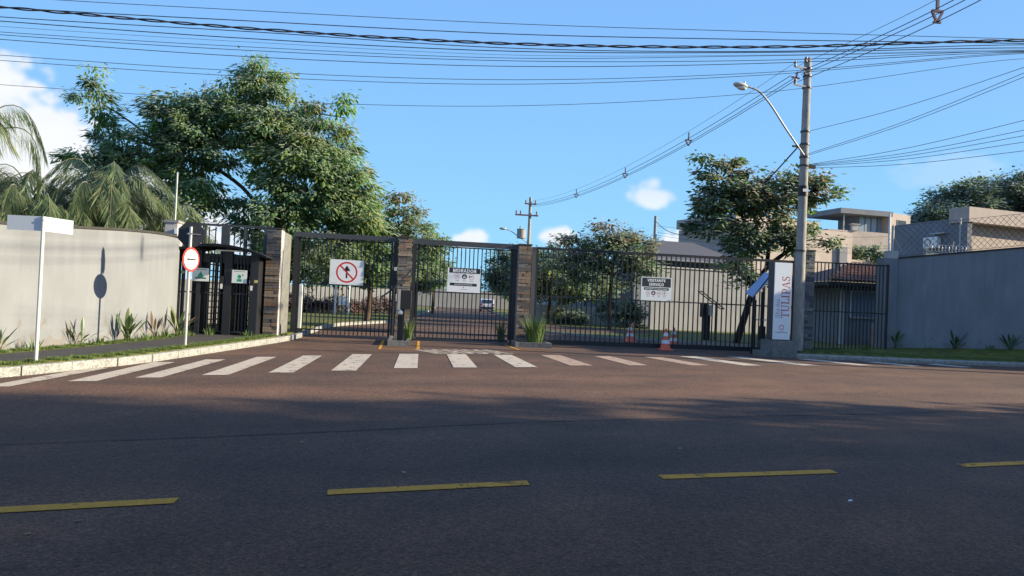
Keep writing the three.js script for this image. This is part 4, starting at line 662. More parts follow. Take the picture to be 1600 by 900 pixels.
  const iw = thing('garden_wall', 'low white wall glimpsed through the pedestrian gate bars', 'wall'); quadBlock(iw, 'wall_face', [-14, -29], [-5.3, -30.2], -0.05, 1.75, 0.2, M.plaster);
  const gp = single('gate_stop_post', 'white painted post just inside the left gate', 'post', rb(0.16, 1.6, 0.16, 0.01, -3.95, 0.94, -28.0), M.whitePaint);
  for (const [x, z] of [[-4.69, -48.9], [-3.82, -48.7]]) single('lawn_post', 'slim white post standing on the lawn before the red hedge', 'post', cy(0.06, 0.06, 2.6, x, 1.4, z, 10), M.whitePaint, 'white posts on the lawn');
  const sb = thing('lawn_sign', 'small cream board standing in front of the dark red hedge', 'sign', [-4.2, 0.14, -49.6]); part('board', b2(-0.35, 0.35, 0.6, 1.15, -0.03, 0.03), M.plate, sb); part('stake', b2(-0.04, 0.04, 0, 0.6, -0.03, 0.03), M.galv, sb);
  // neighbouring two-storey house beyond the right edge, whose shadow falls on the totem and the grey wall
  const nh = thing('house', 'two storey neighbouring house behind the shaded wall', 'house'); const nb = quadBlock(nh, 'wall', [28.4, -19.2], [40, -19.2], -0.05, 7.5, 10.7, M.beige); windowOn(nb, 2, 4, 4.5, 6); windowOn(nb, 6.5, 9, 4.5, 6); part('roof_slab', b2(-0.2, 11.8, 7.503, 7.65, -10.9, 0.2), M.plasterGrey, nb); part('door', b2(4.6, 5.7, 0, 2.2, 0.004, 0.05), M.metal, nb);
}

// ------------------------------------------------------------------ car far down the inner road
{
  const t = thing('parked_car', 'small white car parked far down the inner road', 'car', [9.9, 0, -95], -0.06);
  const prof = new THREE.Shape([[-2.0, 0.35], [-2.05, 0.8], [-1.95, 1.0], [-1.6, 1.55], [0.5, 1.58], [1.05, 1.08], [1.95, 0.92], [2.05, 0.6], [2.0, 0.35]].map(([x, y]) => new THREE.Vector2(x, y)));
  part('body', new THREE.ExtrudeGeometry(prof, { depth: 1.6, bevelEnabled: true, bevelSize: 0.06, bevelThickness: 0.06, bevelSegments: 2 }).translate(0, 0, -0.8).rotateY(Math.PI / 2), M.carWhite, t);
  part('rear_window', new THREE.PlaneGeometry(1.35, 0.5).rotateX(-0.5).translate(0, 1.28, 1.9), M.glass, t);
  for (const s of [-1, 1]) { part('tail_lamp', b2(s * 0.72 - 0.12, s * 0.72 + 0.12, 0.8, 1.02, 2.05, 2.12), M.lampRed, t); part('side_window', b2(s * 0.865, s * 0.875, 1.1, 1.45, -0.3, 1.4), M.glass, t); for (const z of [-1.25, 1.25]) { const w = part('wheel', new THREE.CylinderGeometry(0.33, 0.33, 0.22, 20).rotateZ(Math.PI / 2).translate(s * 0.78, 0.33, z), M.tyre, t); part('rim', new THREE.CylinderGeometry(0.19, 0.19, 0.24, 14).rotateZ(Math.PI / 2).translate(s * 0.78, 0.33, z), M.galv, w); } }
  part('bumper', rb(1.7, 0.24, 0.2, 0.04, 0, 0.5, 2.08), M.black, t); part('number_plate', b2(-0.25, 0.25, 0.62, 0.75, 2.12, 2.14), M.plate, t);
}

// ------------------------------------------------------------------ vegetation
class Leaves {
  constructor(n) { this.p = new Float32Array(n * 12); this.n = new Float32Array(n * 12); this.c = new Float32Array(n * 12); this.i = new Uint32Array(n * 6); this.k = 0; this.max = n; }
  add(x, y, z, d, s, L, W, c) { // base, direction d, side s (unit vectors), length, half width, colour
    const k = this.k; if (k >= this.max) return; this.k++; const o = k * 12, nx = d[1] * s[2] - d[2] * s[1], ny = d[2] * s[0] - d[0] * s[2], nz = d[0] * s[1] - d[1] * s[0], f = W * 0.35;
    const v = [[0, 0, 0], [0.45 * L, W, f], [L, 0, 0], [0.45 * L, -W, f]];
    for (let q = 0; q < 4; q++) { const [a, b, e] = v[q]; this.p[o + q * 3] = x + d[0] * a + s[0] * b + nx * e; this.p[o + q * 3 + 1] = y + d[1] * a + s[1] * b + ny * e; this.p[o + q * 3 + 2] = z + d[2] * a + s[2] * b + nz * e; const sg = b / W * 0.5; const X = nx - s[0] * sg, Y = ny - s[1] * sg, Z = nz - s[2] * sg, l = Math.hypot(X, Y, Z); this.n[o + q * 3] = X / l; this.n[o + q * 3 + 1] = Y / l; this.n[o + q * 3 + 2] = Z / l; this.c[o + q * 3] = c[0]; this.c[o + q * 3 + 1] = c[1]; this.c[o + q * 3 + 2] = c[2]; }
    const b = k * 4; this.i.set([b, b + 2, b + 1, b, b + 3, b + 2], k * 6);
  }
  geo() { const g = new THREE.BufferGeometry(), k = this.k; g.setAttribute('position', new THREE.BufferAttribute(this.p.slice(0, k * 12), 3)); g.setAttribute('normal', new THREE.BufferAttribute(this.n.slice(0, k * 12), 3)); g.setAttribute('color', new THREE.BufferAttribute(this.c.slice(0, k * 12), 3)); g.setIndex(new THREE.BufferAttribute(this.i.slice(0, k * 6), 1)); return g; }
}
const unit = (a) => { const l = Math.hypot(...a) || 1; return [a[0] / l, a[1] / l, a[2] / l]; };
const cross = (a, b) => [a[1] * b[2] - a[2] * b[1], a[2] * b[0] - a[0] * b[2], a[0] * b[1] - a[1] * b[0]];
const GREEN = [[0.095, 0.200, 0.048], [0.120, 0.235, 0.048], [0.082, 0.172, 0.056], [0.170, 0.262, 0.052]];
const DARK = [[0.075, 0.145, 0.052], [0.095, 0.175, 0.052], [0.120, 0.205, 0.052]];
const BROWN = [[0.22, 0.135, 0.075], [0.17, 0.105, 0.065], [0.28, 0.18, 0.105]];
// crown ellipsoids: [x, y, z, rx, ry, rz, weight, brown share]
function tree(name, label, trunk, r0, r1, ells, o = {}) {
  const { seed = 1, leaf = 0.17, wid = 0.05, per = 60, density = 1, clump = 0.42, droop = 0.35, pal = GREEN, bark = M.bark, group, category = 'tree', hi = 0.12 } = o;
  const [bx0, by0, bz0] = trunk[0][0], t = thing(name, label, category, [bx0, by0, bz0], 0, group), R = rng(seed), G = [];
  const gs = () => (R() + R() + R() - 1.5) / 0.9, loc = (p) => [p[0] - bx0, p[1] - by0, p[2] - bz0];
  trunk.forEach((pl, i) => G.push(limb(pl.map(loc), i ? r0 * 0.6 : r0, i ? r1 * 0.7 : r1, 8)));
  const nodes = trunk.flatMap((pl) => pl.slice(1));
  let total = 0; const cl = [];
  for (const [x, y, z, rx, ry, rz, w = 1, br = 0] of ells) {
    let near = nodes[0], bd = 1e9; for (const n of nodes) { const d = Math.hypot(n[0] - x, (n[1] - y) * 1.4 + 0.5, n[2] - z); if (d < bd) { bd = d; near = n; } }
    const m = [(near[0] + x) / 2 + gs() * 0.2, (near[1] + y) / 2 + 0.15, (near[2] + z) / 2 + gs() * 0.2]; G.push(limb([loc(near), loc(m), loc([x, y, z])], r1 * 0.7, 0.02, 5));
    const n = Math.max(4, Math.round(density * w * 15 * Math.pow(rx * ry * rz, 0.72) / Math.pow(clump / 0.42, 2)));
    for (let k = 0; k < n; k++) {
      const v = unit([gs(), gs(), gs()]), q = Math.pow(R(), 0.42), p = [x + v[0] * rx * q, y + v[1] * ry * q, z + v[2] * rz * q]; cl.push([p, v, br * (0.4 + 0.9 * Math.max(0, v[1])), clump * (0.55 + R() * 0.8)]);
      if (R() < 0.4) G.push(limb([loc([x + (p[0] - x) * 0.2, y + (p[1] - y) * 0.2, z + (p[2] - z) * 0.2]), loc([x + (p[0] - x) * 0.65, y + (p[1] - y) * 0.6 - 0.05, z + (p[2] - z) * 0.65]), loc(p)], 0.028, 0.008, 3, 2));
      total += per;
    }
  }
  const B = new Leaves(total);
  for (const [p, v, br, cr] of cl) {
    const tint = 0.72 + R() * 0.9, base = pal[Math.floor(R() * pal.length)], yel = R() < hi, ls = 0.65 + R() * 0.75;
    for (let k = 0; k < per; k++) {
      const off = [gs() * cr, gs() * cr * 0.62, gs() * cr], out = unit([off[0] + v[0] * cr, off[1] * 0.6 - droop * cr * (0.4 + R()), off[2] + v[2] * cr]);
      const d = unit([out[0] + gs() * 0.4, out[1] + gs() * 0.35, out[2] + gs() * 0.4]), up = unit([gs() * 0.5, 1, gs() * 0.5]), s = unit(cross(d, up)), L = leaf * ls * (0.65 + R() * 0.7);
      let c = base, e = tint * (0.8 + R() * 0.45); if (R() < br) { c = BROWN[Math.floor(R() * 3)]; } else if (yel && R() < 0.6) c = [0.24, 0.27, 0.045];
      B.add(p[0] + off[0] - bx0, p[1] + off[1] - by0, p[2] + off[2] - bz0, d, s, L, wid * ls * (0.7 + R() * 0.6), [c[0] * e, c[1] * e, c[2] * e]);
    }
  }
  part('trunk', mergeGeometries(G), bark, t); part('crown', B.geo(), M.leaf, t); return t;
}
// the tall spreading tree inside the left gate
tree('spreading_tree', 'tall spreading green tree rising behind the pedestrian gate and left gate', [[[-6.3, 0.14, -34], [-6.1, 2.2, -34], [-5.9, 4.8, -34], [-6.2, 7.2, -34], [-6.8, 9.4, -34]], [[-6.3, 0.14, -34], [-6.9, 3, -34.1], [-6.9, 5.2, -34.2], [-8.4, 6.6, -34.2], [-10.5, 7.2, -34.3]]], 0.2, 0.09,
  [[-9.4, 7.7, -34, 2.2, 2.3, 2.2, 1.15], [-10.3, 8.8, -34.2, 1.5, 1.5, 1.6], [-6.9, 8.6, -34, 1.9, 2.3, 2.1, 1.1], [-7.1, 10.5, -34, 1.1, 1.0, 1.1, 1.2], [-7.4, 11.3, -34, 0.5, 0.6, 0.6, 1], [-6.2, 11.1, -34, 0.45, 0.6, 0.5, 1], [-5.4, 9.3, -34, 1.0, 1.3, 1.2], [-4.4, 8.0, -33.6, 1.3, 1.7, 1.5, 0.8, 0.08], [-3.3, 9.4, -34, 0.45, 1.0, 0.5, 0.8], [-3.0, 6.9, -33.8, 0.9, 1.2, 1.1, 0.8], [-4.6, 5.6, -33.5, 1.9, 1.5, 1.7], [-2.6, 5.3, -33.7, 1.0, 1.2, 1.1, 0.9], [-12.2, 6.9, -34.4, 1.7, 0.9, 1.5], [-14.4, 6.9, -34.5, 1.1, 0.45, 0.9, 0.9], [-13.2, 7.9, -34.5, 0.9, 0.5, 0.8, 0.7], [-14.1, 9.6, -34.5, 0.75, 1.3, 0.75, 0.75, 0.04], [-13.6, 8.3, -34.4, 0.5, 0.9, 0.5, 0.6], [-9.3, 5.3, -34, 2.0, 0.9, 1.6, 0.9], [-12.0, 5.8, -34, 1.3, 0.7, 1.2, 0.8], [-7.2, 4.4, -34.5, 1.2, 0.8, 1.2, 0.6], [-3.6, 3.6, -33.4, 1.6, 1.1, 1.3, 0.9], [-4.9, 7.0, -33.2, 1.6, 1.5, 1.4, 1.1], [-3.4, 7.9, -33.9, 1.1, 1.2, 1.2, 0.9, 0.1], [-2.9, 6.0, -33.2, 1.4, 1.2, 1.2, 1], [-5.6, 5.0, -33.0, 1.7, 1.3, 1.2, 1], [-2.0, 4.4, -33.6, 1.2, 1.0, 1.1, 1], [-5.2, 3.3, -33.2, 1.3, 0.9, 1.1, 0.9], [-8.3, 9.6, -34, 1.3, 1.1, 1.4, 1], [-11.0, 7.6, -34.4, 1.5, 1.3, 1.5, 1], [-12.9, 6.4, -34.2, 1.2, 0.8, 1.1, 0.9]], { seed: 101, density: 1.3, per: 84, leaf: 0.24, wid: 0.048, droop: 0.9, hi: 0.2, clump: 0.46 });
tree('street_tree', 'rounded tree with a brownish top behind the left gate', [[[-2.1, 0.14, -38.6], [-2.0, 1.6, -38.8], [-2.3, 2.9, -39.2], [-1.8, 4.6, -39.6]]], 0.16, 0.07, [[-2.2, 4.9, -39.5, 2.0, 1.7, 1.9, 1.1], [-0.6, 5.4, -39.5, 1.6, 1.5, 1.6, 1, 0.35], [0.9, 4.4, -39.5, 1.1, 0.9, 1.1, 1, 0.1], [-2.6, 3.0, -39.3, 1.8, 1.0, 1.5, 1.1], [-0.6, 3.3, -39.5, 1.4, 0.9, 1.3]], { seed: 102, density: 1.2, leaf: 0.2, wid: 0.06, droop: 0.6 });
const pine = (n, label, x, z, h, r, seed, o = {}) => tree(n, label, [[[x, 0.1, z], [x + 0.05, h * 0.3, z], [x - 0.05, h * 0.6, z]]], 0.12, 0.06, [[x, h * 0.68, z, r, h * 0.3, r, 1.2, o.br ?? 0], [x - r * 0.5, h * 0.5, z, r * 0.7, h * 0.2, r * 0.7, 1.1], [x + r * 0.5, h * 0.52, z, r * 0.7, h * 0.2, r * 0.7, 1.1], [x, h * 0.86, z, r * 0.55, h * 0.16, r * 0.55, 1, (o.br ?? 0) * 1.5]], { seed, leaf: 0.22, wid: 0.07, droop: 0.5, density: 1.25, ...o });
pine('street_tree', 'narrow tree standing on the left of the inner road beyond the resident gate', 0.4, -50, 5.4, 1.7, 103);
pine('street_tree', 'leafy tree standing behind the dark red hedge', -8.2, -52, 6.2, 2.6, 131); pine('street_tree', 'leafy tree behind the white lawn posts', -4.6, -58, 6.0, 2.6, 132);
pine('street_tree', 'small dark tree with a crooked top left of the inner road', 2.0, -64, 6.6, 1.5, 104, { pal: DARK });
pine('street_tree', 'dense dark tree right of the inner road seen through the resident gate', 7.9, -57, 5.8, 2.2, 105, { pal: DARK });
pine('street_tree', 'dark tree in the shade just right of the planter pillar', 9.0, -47.5, 5.2, 2.5, 106, { pal: DARK });
pine('street_tree', 'dark bushy tree in front of the pale house', 13.2, -55, 5.4, 2.4, 133, { pal: DARK, br: 0.1 });
tree('street_tree', 'thin trunked tree with brown seed heads behind the sliding gate', [[[11.2, 0.1, -40.5], [11.15, 1.6, -40.5], [11.2, 3.2, -40.5], [11.3, 4.4, -40.5]]], 0.13, 0.07, [[11.2, 4.6, -40.5, 1.9, 1.2, 1.8, 1.2, 0.25], [12.7, 4.8, -40.5, 1.2, 0.9, 1.2, 1.1, 0.5], [9.7, 4.7, -40.5, 1.4, 0.9, 1.3, 1.1, 0.4], [11.0, 5.6, -40.5, 1.5, 0.6, 1.2, 0.8, 0.7], [10.1, 3.5, -40.3, 1.5, 0.7, 1.3, 0.9, 0.1], [12.6, 3.6, -40.3, 1.0, 0.6, 1.1, 0.9, 0.1], [8.3, 3.9, -40, 0.9, 0.5, 0.9, 0.8, 0.3], [13.6, 3.4, -40.3, 0.5, 0.35, 0.6, 0.8], [9.0, 4.4, -40.3, 1.2, 0.9, 1.2, 1, 0.3], [9.2, 2.9, -40.3, 1.1, 0.8, 1.0, 0.9], [12.2, 2.9, -40.3, 0.9, 0.5, 0.9, 0.8]], { seed: 107, density: 1.15, leaf: 0.2, wid: 0.065, pal: DARK });
tree('leaning_tree', 'leaning tree with large leaves and brown seed heads behind the utility pole', [[[13.95, 0.1, -30.2], [14.25, 1.3, -30.1], [14.5, 2.3, -30.0], [14.95, 3.3, -29.8], [15.7, 4.0, -29.7], [16.3, 4.4, -29.6]], [[14.6, 2.5, -29.95], [14.2, 3.9, -29.8], [13.9, 5.2, -29.7], [13.2, 6.4, -29.6]], [[15.0, 3.4, -29.8], [15.1, 4.8, -29.7], [15.6, 6.2, -29.6]]], 0.17, 0.07,
  [[12.7, 6.6, -29.5, 1.05, 1.2, 1.2, 1.1, 0.3], [13.9, 6.4, -29.4, 1.2, 1.3, 1.3, 1.1, 0.35], [15.0, 6.1, -29.4, 1.1, 1.3, 1.3, 1.1, 0.35], [12.4, 5.4, -29.5, 0.9, 0.9, 1.0, 1, 0.15], [16.7, 6.7, -29.5, 1.1, 0.85, 1.1, 1, 0.35], [15.9, 7.4, -29.5, 0.7, 0.5, 0.7, 0.8, 0.2], [13.9, 4.6, -29.4, 1.3, 0.8, 1.1, 1.1, 0.1], [15.6, 4.7, -29.3, 1.0, 0.6, 0.9, 1, 0.15], [11.8, 7.7, -29.5, 0.65, 0.3, 0.5, 0.8], [13.3, 7.8, -29.5, 0.7, 0.35, 0.6, 0.7, 0.5], [11.7, 5.1, -29.5, 0.5, 0.3, 0.5, 0.8], [13.4, 3.4, -29.2, 0.7, 0.5, 0.7, 0.9], [13.9, 2.7, -29.1, 0.6, 0.35, 0.5, 0.8], [16.9, 5.1, -29.3, 0.6, 0.35, 0.6, 0.9], [17.6, 4.6, -29.3, 0.4, 0.22, 0.4, 0.8], [17.9, 6.9, -29.5, 0.55, 0.25, 0.5, 0.8], [16.1, 4.4, -29.2, 0.6, 0.35, 0.6, 0.8]], { seed: 108, density: 1.35, clump: 0.34, per: 40, leaf: 0.2, wid: 0.068, pal: [...DARK, [0.05, 0.10, 0.02]], bark: M.barkDark, hi: 0.18, droop: 0.5 });
// far wooded slope trees
{
  const bt = (x, z, h, r, seed) => tree('canopy_tree', 'broad dark canopy tree on the skyline behind the grey house', [[[x, 0, z], [x + 0.5, h * 0.4, z], [x, h * 0.7, z]], [[x, h * 0.3, z], [x + r * 0.5, h * 0.75, z]]], 0.6, 0.25, [[x, h * 0.84, z, r, h * 0.13, r, 1], [x - r * 0.6, h * 0.72, z, r * 0.6, h * 0.11, r * 0.6, 0.9], [x + r * 0.6, h * 0.76, z, r * 0.65, h * 0.11, r * 0.6, 0.9], [x, h * 0.62, z, r * 0.9, h * 0.13, r * 0.6, 0.9]], { seed, leaf: 0.5, wid: 0.17, clump: 1.15, per: 62, density: 2.6, pal: [[0.055, 0.105, 0.05], [0.07, 0.125, 0.05], [0.085, 0.14, 0.05]], group: 'canopy trees on the skyline', bark: M.barkDark });
  bt(78.5, -97, 22, 5.6, 201); bt(88, -99, 24.6, 7, 202); bt(99, -98, 24, 7, 203); bt(72.5, -94, 18.2, 3.6, 204); bt(93, -93, 21, 6, 205);
  const ft = (x, z, h, r, seed) => tree('far_tree', 'small far tree behind the wall closing the inner road', [[[x, 0, z], [x, h * 0.5, z]]], 0.25, 0.12, [[x, h * 0.65, z, r, h * 0.33, r, 1.1]], { seed, leaf: 0.4, wid: 0.13, clump: 0.8, per: 34, density: 2.4, pal: GREEN, group: 'trees beyond the far wall' });
  ft(-3, -108, 7, 4, 211); ft(4, -126, 5.5, 3, 212); ft(16, -112, 6, 3.5, 213); ft(-8, -95, 8, 5, 214); ft(23, -124, 7, 4, 215); ft(13.4, -80, 5.0, 2.4, 216);
  // hedge terrace on the beige house
  tree('terrace_shrub', 'dense green shrubs on the terrace of the beige house', [[[41.5, 6.2, -63.2], [41.5, 6.9, -63.2]]], 0.1, 0.05, [[40.6, 7.4, -63.3, 1.2, 1.0, 0.8, 1.6], [42.2, 7.3, -63.3, 1.2, 0.9, 0.8, 1.6], [43.6, 7.1, -63.4, 0.9, 0.8, 0.7, 1.5]], { seed: 220, leaf: 0.24, wid: 0.1, per: 50, category: 'shrub', pal: DARK });
  // dark red hedge
  const e = []; for (let i = 0; i < 12; i++) { const t = i / 11; e.push([-8.6 + 7.6 * t, 0.75, -49.6 - 7 * t, 0.55, 0.6, 0.5, 2.4]); }
  tree('red_hedge', 'long low dark red hedge along the back of the lawn', [[[-6, 0.1, -51.5], [-6, 0.5, -51.5]]], 0.04, 0.02, e, { seed: 221, leaf: 0.17, wid: 0.06, per: 50, category: 'hedge', pal: [[0.14, 0.03, 0.02], [0.10, 0.03, 0.025], [0.17, 0.045, 0.02], [0.07, 0.03, 0.02]], hi: 0, clump: 0.3 });
  tree('shrub', 'low green shrub against the low pale wall', [[[10.2, 0.1, -48.3], [10.2, 0.4, -48.3]]], 0.04, 0.02, [[10.0, 0.7, -48.3, 0.9, 0.55, 0.5, 2], [11.0, 0.6, -48.2, 0.6, 0.45, 0.4, 2]], { seed: 222, leaf: 0.18, wid: 0.07, per: 46, category: 'shrub', pal: DARK, clump: 0.3 });
  tree('shrub', 'dark heaped shrubs beside the tall garden wall behind the cone', [[[14.2, 0.1, -45.5], [14.2, 0.5, -45.5]]], 0.05, 0.03, [[13.4, 0.9, -45.6, 0.9, 0.8, 0.6, 2], [14.3, 1.2, -45.9, 0.7, 1.1, 0.6, 2], [12.7, 1.4, -46.6, 0.8, 1.0, 0.6, 1.6]], { seed: 223, leaf: 0.18, wid: 0.06, per: 46, category: 'shrub', pal: DARK, clump: 0.3 });
}
// tall street trees beyond the right edge whose shadow lies over the near carriageway
{
  const st = tree('shade_tree', 'large leafy street tree shading the near carriageway', [[[31, 0, -2.2], [31.1, 3, -2.2], [31, 6, -2.0], [31, 9, -2]], [[31, 3.5, -2.1], [31, 6, -5], [31, 7, -6.5]], [[31, 3.5, -2.1], [31, 6, 1], [31, 7.5, 2.5]]], 0.35, 0.14,
    [[31, 5.6, -7.0, 2.0, 2.0, 2.4, 1.3], [31, 8.0, -4.9, 2.4, 2.4, 2.5, 1.35], [31, 10.8, -2.4, 2.4, 2.0, 2.6, 1.3], [31, 5.2, -2.4, 2.4, 2.2, 2.4, 1.2], [31, 6.2, 1.2, 2.4, 2.4, 2.6, 1.3], [31, 9.4, 1.0, 2.5, 2.4, 2.8, 1.3], [31, 12.6, -1.0, 2.0, 1.5, 2.2, 1.2], [31, 4.0, -5.6, 1.8, 1.4, 2.2, 1.0], [31, 3.4, -0.4, 2, 1.5, 2.2, 1.1]], { seed: 301, leaf: 0.34, wid: 0.12, clump: 0.6, per: 44, density: 1.15, group: 'street trees shading the near carriageway' });
  copy(st, [34, 0, 5.6], 0.5); copy(st, [38, 0, 0.8], 2.4); copy(st, [32.5, 0, 13], 4.1);
  copy(st, [26, 0, 9.5], 3.3); copy(st, [42, 0, 7], 1.2); copy(st, [29, 0, 5.2], 1.9); copy(st, [36, 0, 9.5], 5.2); copy(st, [24, 0, 4.0], 2.9);
}
// broad tree behind the camera, on the near side of the street, whose canopy hangs over the near carriageway
{ const ov = tree('overhanging_tree', 'broad street tree overhanging the near carriageway', [[[5, 0, 7.5], [5, 3, 7.4], [5.2, 6, 6.5], [5, 8, 4]], [[5, 4, 7], [1.5, 7.4, 4], [-1, 8.4, 2]], [[5, 4, 7], [8.5, 7.4, 4], [11, 8.4, 2]]], 0.3, 0.12, [[5, 8.6, 3, 3.4, 1.2, 3.2], [0.5, 8.8, 2.0, 3.2, 1.1, 3.0], [9.5, 8.8, 2.0, 3.2, 1.1, 3.0], [3, 9.4, -1.0, 3.0, 1.0, 2.4], [8, 9.4, -1.0, 3.0, 1.0, 2.4], [5, 9.6, 6.5, 4, 1.3, 3]], { seed: 401, leaf: 0.3, wid: 0.11, clump: 0.7, per: 44, density: 2.4, group: 'trees overhanging the near carriageway' }); copy(ov, [-8, 0, 8], 0.3); }
// palms behind the beige wall: each frond its own part
{
  const frondGeo = (seed, len, arch, droop) => {
    const R = rng(seed), B = new Leaves(240), n = 104, P = [];
    for (let i = 0; i <= 12; i++) { const t = i / 12; P.push([len * (t * 0.62 - 0.08 * t * t), arch * Math.sin(t * 2.05) * 1.05 - droop * t * t * t * 0.6, 0]); }
    const c = new THREE.CatmullRomCurve3(P.map((p) => V(...p)));
    for (let i = 4; i < n; i++) for (const s of [-1, 1]) { const t = i / n, q = c.getPoint(t), g = c.getTangent(t), L = (0.9 - 0.5 * Math.abs(t - 0.45)) * (0.75 + R() * 0.4); const d = unit([g.x * 0.55 + (R() - 0.5) * 0.3, g.y * 0.5 - 0.75 - R() * 0.8, s * (0.75 - 0.35 * t) + (R() - 0.5) * 0.35]); const sd = unit(cross(d, [g.x, g.y + 0.2, g.z])); const e = 0.75 + R() * 0.6, k = R() < 0.35 ? [0.28, 0.31, 0.15] : [0.15, 0.23, 0.095]; B.add(q.x, q.y, q.z, d, sd, L, 0.014, k.map((v) => v * e)); }
    const rach = limb(P, 0.028, 0.006, 5, 1); const cc = new Float32Array(rach.attributes.position.count * 3); for (let i = 0; i < cc.length; i += 3) { cc[i] = 0.15; cc[i + 1] = 0.16; cc[i + 2] = 0.06; } rach.setAttribute('color', new THREE.BufferAttribute(cc, 3)); rach.deleteAttribute('uv');
    return mergeGeometries([rach, B.geo()]);
  };
  const FG = [1, 2, 3, 4].map((k) => frondGeo(400 + k, 3.2 + k * 0.25, 1.25 + 0.2 * k, 1.6 + 0.5 * (k % 3)));
  const palm = (label, x, z, h, n, seed, sc = 1) => { const t = thing('palm', label, 'palm', [x, -0.06, z], 0), R = rng(seed); part('trunk', limb([[0, 0, 0], [0.05, h * 0.5, 0], [0, h, 0]], 0.16, 0.11, 9), M.barkDark, t); for (let i = 0; i < n; i++) { const m = part('frond', FG[Math.floor(R() * 4)], M.leaf, t); m.position.set(0, h - 0.05, 0); m.rotation.set(0, i / n * 6.283 + R() * 0.5, (R() - 0.35) * 0.9, 'YXZ'); m.scale.setScalar(sc * (0.8 + R() * 0.35)); } };
  palm('tall drooping palm at the far end of the beige wall', -12.1, -21.0, 4.6, 26, 31); palm('bushy palm with fine leaflets behind the round sign shadow', -8.9, -23.4, 3.1, 34, 32, 0.95); palm('low palm with long fronds behind the street name post', -10.6, -22.6, 2.5, 32, 33, 0.9); palm('low palm peeping over the beige wall near the pier', -8.0, -25.6, 2.4, 26, 34, 0.85);
  palm('low palm behind the tall drooping palm', -13.0, -24.5, 2.8, 30, 35, 0.95);
}
// broad-leaved plants along the walls: each leaf its own part
{
  const leafG = (bend, L, W) => { const n = 7, P = [], I = []; for (let i = 0; i <= n; i++) { const t = i / n, y = L * t, x = bend * t * t, w = t < 0.42 ? 0.012 : W * Math.pow(Math.sin((t - 0.42) / 0.58 * Math.PI * 0.93 + 0.12), 0.8); P.push(x, y, -w, x - (t > 0.42 ? w * 0.25 : 0), y, 0, x, y, w); } for (let i = 0; i < n; i++) for (let k = 0; k < 2; k++) { const a = i * 3 + k; I.push(a, a + 3, a + 1, a + 1, a + 3, a + 4); } const g = new THREE.BufferGeometry(); g.setAttribute('position', new THREE.Float32BufferAttribute(P, 3)); g.setIndex(I); g.computeVertexNormals(); return g; };
  const LG = [leafG(0.12, 0.8, 0.045), leafG(0.28, 0.72, 0.042), leafG(0.45, 0.62, 0.04), leafG(0.05, 0.9, 0.05)];
  const plant = (label, x, y, z, n, sc, seed, mats, spread = 1) => { const t = thing('bird_of_paradise_plant', label, 'plant', [x, y, z], 0), R = rng(seed); for (let i = 0; i < n * 1.5; i++) { const m = part('leaf', LG[Math.floor(R() * 4)], mats[Math.floor(R() * mats.length)], t); m.position.set((R() - 0.5) * 0.12, -0.02, (R() - 0.5) * 0.1); m.rotation.set((R() - 0.5) * 0.2, R() * 6.283, -(0.1 + R() * 0.55) * spread, 'YXZ'); m.scale.setScalar(sc * 0.82 * (0.7 + R() * 0.5)); } };
  const A = [M.strel, M.strel, M.strelPale], Dd = [M.strel, M.strelDry, M.strelPale];
  plant('leafy plant at the foot of the beige wall left of the street name post', -7.42, 0.145, -14.75, 12, 0.85, 51, A);
  plant('small upright plant at the foot of the round sign shadow', -6.95, 0.145, -17.0, 9, 0.8, 52, A);
  plant('full green plant midway along the beige wall', -6.55, 0.145, -18.6, 13, 1.0, 53, A);
  plant('withered brown plant beside the full green one on the beige wall', -6.4, 0.145, -20.1, 6, 0.85, 54, [M.strelDry, M.strelDry, M.strel], 0.5);
  plant('tall sparse plant at the end of the beige wall', -6.15, 0.145, -21.2, 8, 1.15, 55, Dd, 0.8);
  plant('leaning plant beside the fence post at the shaded wall', 18.95, 0.28, -26.75, 6, 1.2, 56, [M.strel]);
  plant('fan shaped plant against the middle of the shaded wall', 20.95, 0.30, -26.1, 12, 1.2, 57, [M.strel]);
  plant('rounded plant further along the shaded wall', 22.5, 0.45, -25.15, 12, 0.95, 58, [M.strel]);
}
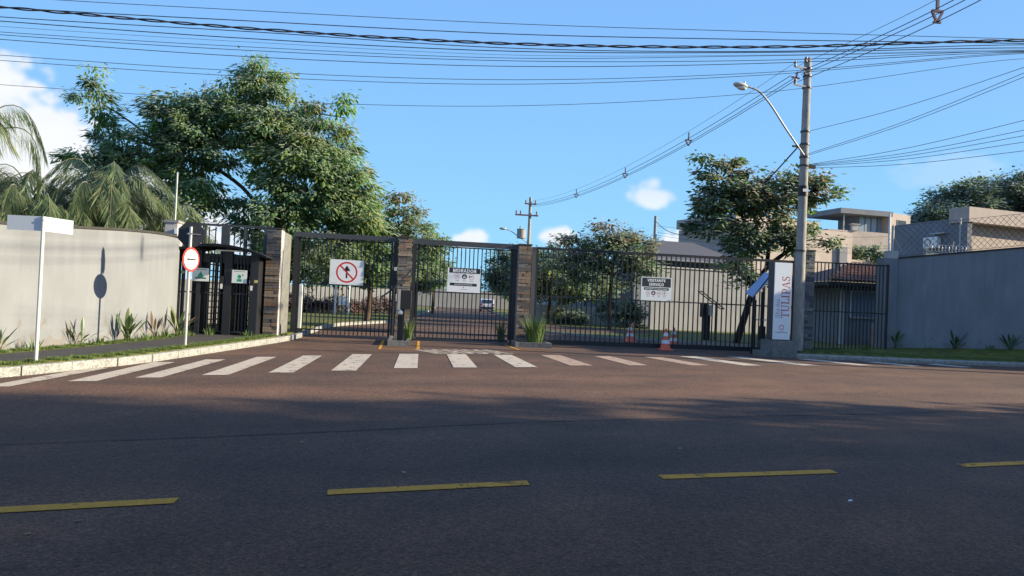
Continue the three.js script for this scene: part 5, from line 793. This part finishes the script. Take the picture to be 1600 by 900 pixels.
// grass blades
{
  const g = (() => { const P = [], R = rng(9); for (let i = 0; i < 7; i++) { const a = R() * 6.28, x = (R() - 0.5) * 0.1, z = (R() - 0.5) * 0.1, h = 0.018 + R() * 0.03, l = 0.02 * R(); P.push(x - 0.004 * Math.cos(a), 0, z - 0.004 * Math.sin(a), x + 0.004 * Math.cos(a), 0, z + 0.004 * Math.sin(a), x + l * Math.sin(a), h, z + l * Math.cos(a)); } const b = new THREE.BufferGeometry(); b.setAttribute('position', new THREE.Float32BufferAttribute(P, 3)); b.computeVertexNormals(); return b; })();
  const pts = [], R = rng(19);
  const band = (a, b, n, t0, t1, y) => { const A = resample(a, 0.5), B = resample(b, 0.5); for (let i = 0; i < n; i++) { const s = R(), p = A[Math.min(A.length - 1, Math.floor(s * A.length))], q = B[Math.min(B.length - 1, Math.floor(s * B.length))], t = t0 + (t1 - t0) * R(); pts.push([p[0] + (q[0] - p[0]) * t + (R() - 0.5) * 0.16, y, p[1] + (q[1] - p[1]) * t + (R() - 0.5) * 0.16]); } };
  const kl = KL.slice(3, 10), wl = WL.slice(3);
  band(kl, wl, 4200, 0.07, 0.2, 0.145); band(kl, wl, 3600, 0.84, 0.97, 0.145);
  band([[13.2, -23.7], [22.8, -23.0]], [[15, -26.4], [19.2, -27.0], [23.0, -25.1]], 5200, 0.02, 0.97, 0.17);
  const im = new THREE.InstancedMesh(g, new THREE.MeshStandardMaterial({ color: col(0.10, 0.15, 0.035), roughness: 0.8, side: THREE.DoubleSide }), pts.length), m = new THREE.Matrix4(); pts.forEach(([x, y, z], i) => { const s = 0.7 + R() * 0.8; m.makeRotationY(R() * 6.28).scale(V(s, s, s)).setPosition(x, y, z); im.setMatrixAt(i, m); });
  im.name = 'grass_blades'; im.userData = { kind: 'stuff', label: 'short grass blades on the verges beside both walls', category: 'grass' }; shade(im); scene.add(im);
}
{
  const R = rng(83), spots = [[-6.35, 0.145, -20.7], [-6.0, 0.145, -21.6], [-6.2, 0.145, -21.9], [-5.6, 0.145, -22.3], [-7.2, 0.145, -15.6], [-6.75, 0.145, -17.7], [-7.65, 0.145, -14.2], [-4.6, 0.145, -22.35], [15.6, 0.15, -26.2], [17.2, 0.2, -26.1], [20.1, 0.27, -26.4], [21.9, 0.4, -25.4], [-6.45, 0.145, -19.6]];
  spots.forEach(([x, y, z], i) => { const t = thing('weed_tuft', i < 8 || i === 12 ? 'small ragged weed tuft at the foot of the beige wall' : 'small ragged weed tuft at the foot of the right fence and shaded wall', 'weed', [x, y, z], 0, i < 8 || i === 12 ? 'weeds along the beige wall' : 'weeds along the shaded wall'); spiky(t, 26, 0.14 + R() * 0.16, 0.16, 600 + i); });
}
// ---- litter on the road
{
  const R = rng(61); const lg = [0, 1].map((k) => new THREE.ShapeGeometry(new THREE.Shape([[0, 0], [0.03, 0.018], [0.07, 0.02], [0.11, 0], [0.07, -0.022], [0.03, -0.016]].map(([x, y]) => new THREE.Vector2(x * (k ? 0.4 : 0.6), y * (k ? 0.9 : 0.7))))).rotateX(-Math.PI / 2 + 0.25).translate(0, 0.012, 0));
  [[-1.95, -5.0], [-2.15, -4.75], [0.0, -6.4], [3.6, -5.6], [2.9, -7.6], [-1.0, -7.6], [2.0, -12.9]].forEach(([x, z], i) => { const m = single('fallen_leaf', 'small dry leaf lying on the carriageway', 'leaf', lg[i % 2], i % 3 ? M.litter : M.plate, 'dry leaves on the carriageway'); m.position.set(x, 0, z); m.rotation.y = R() * 6.28; });
}
renderer.render(scene, camera);
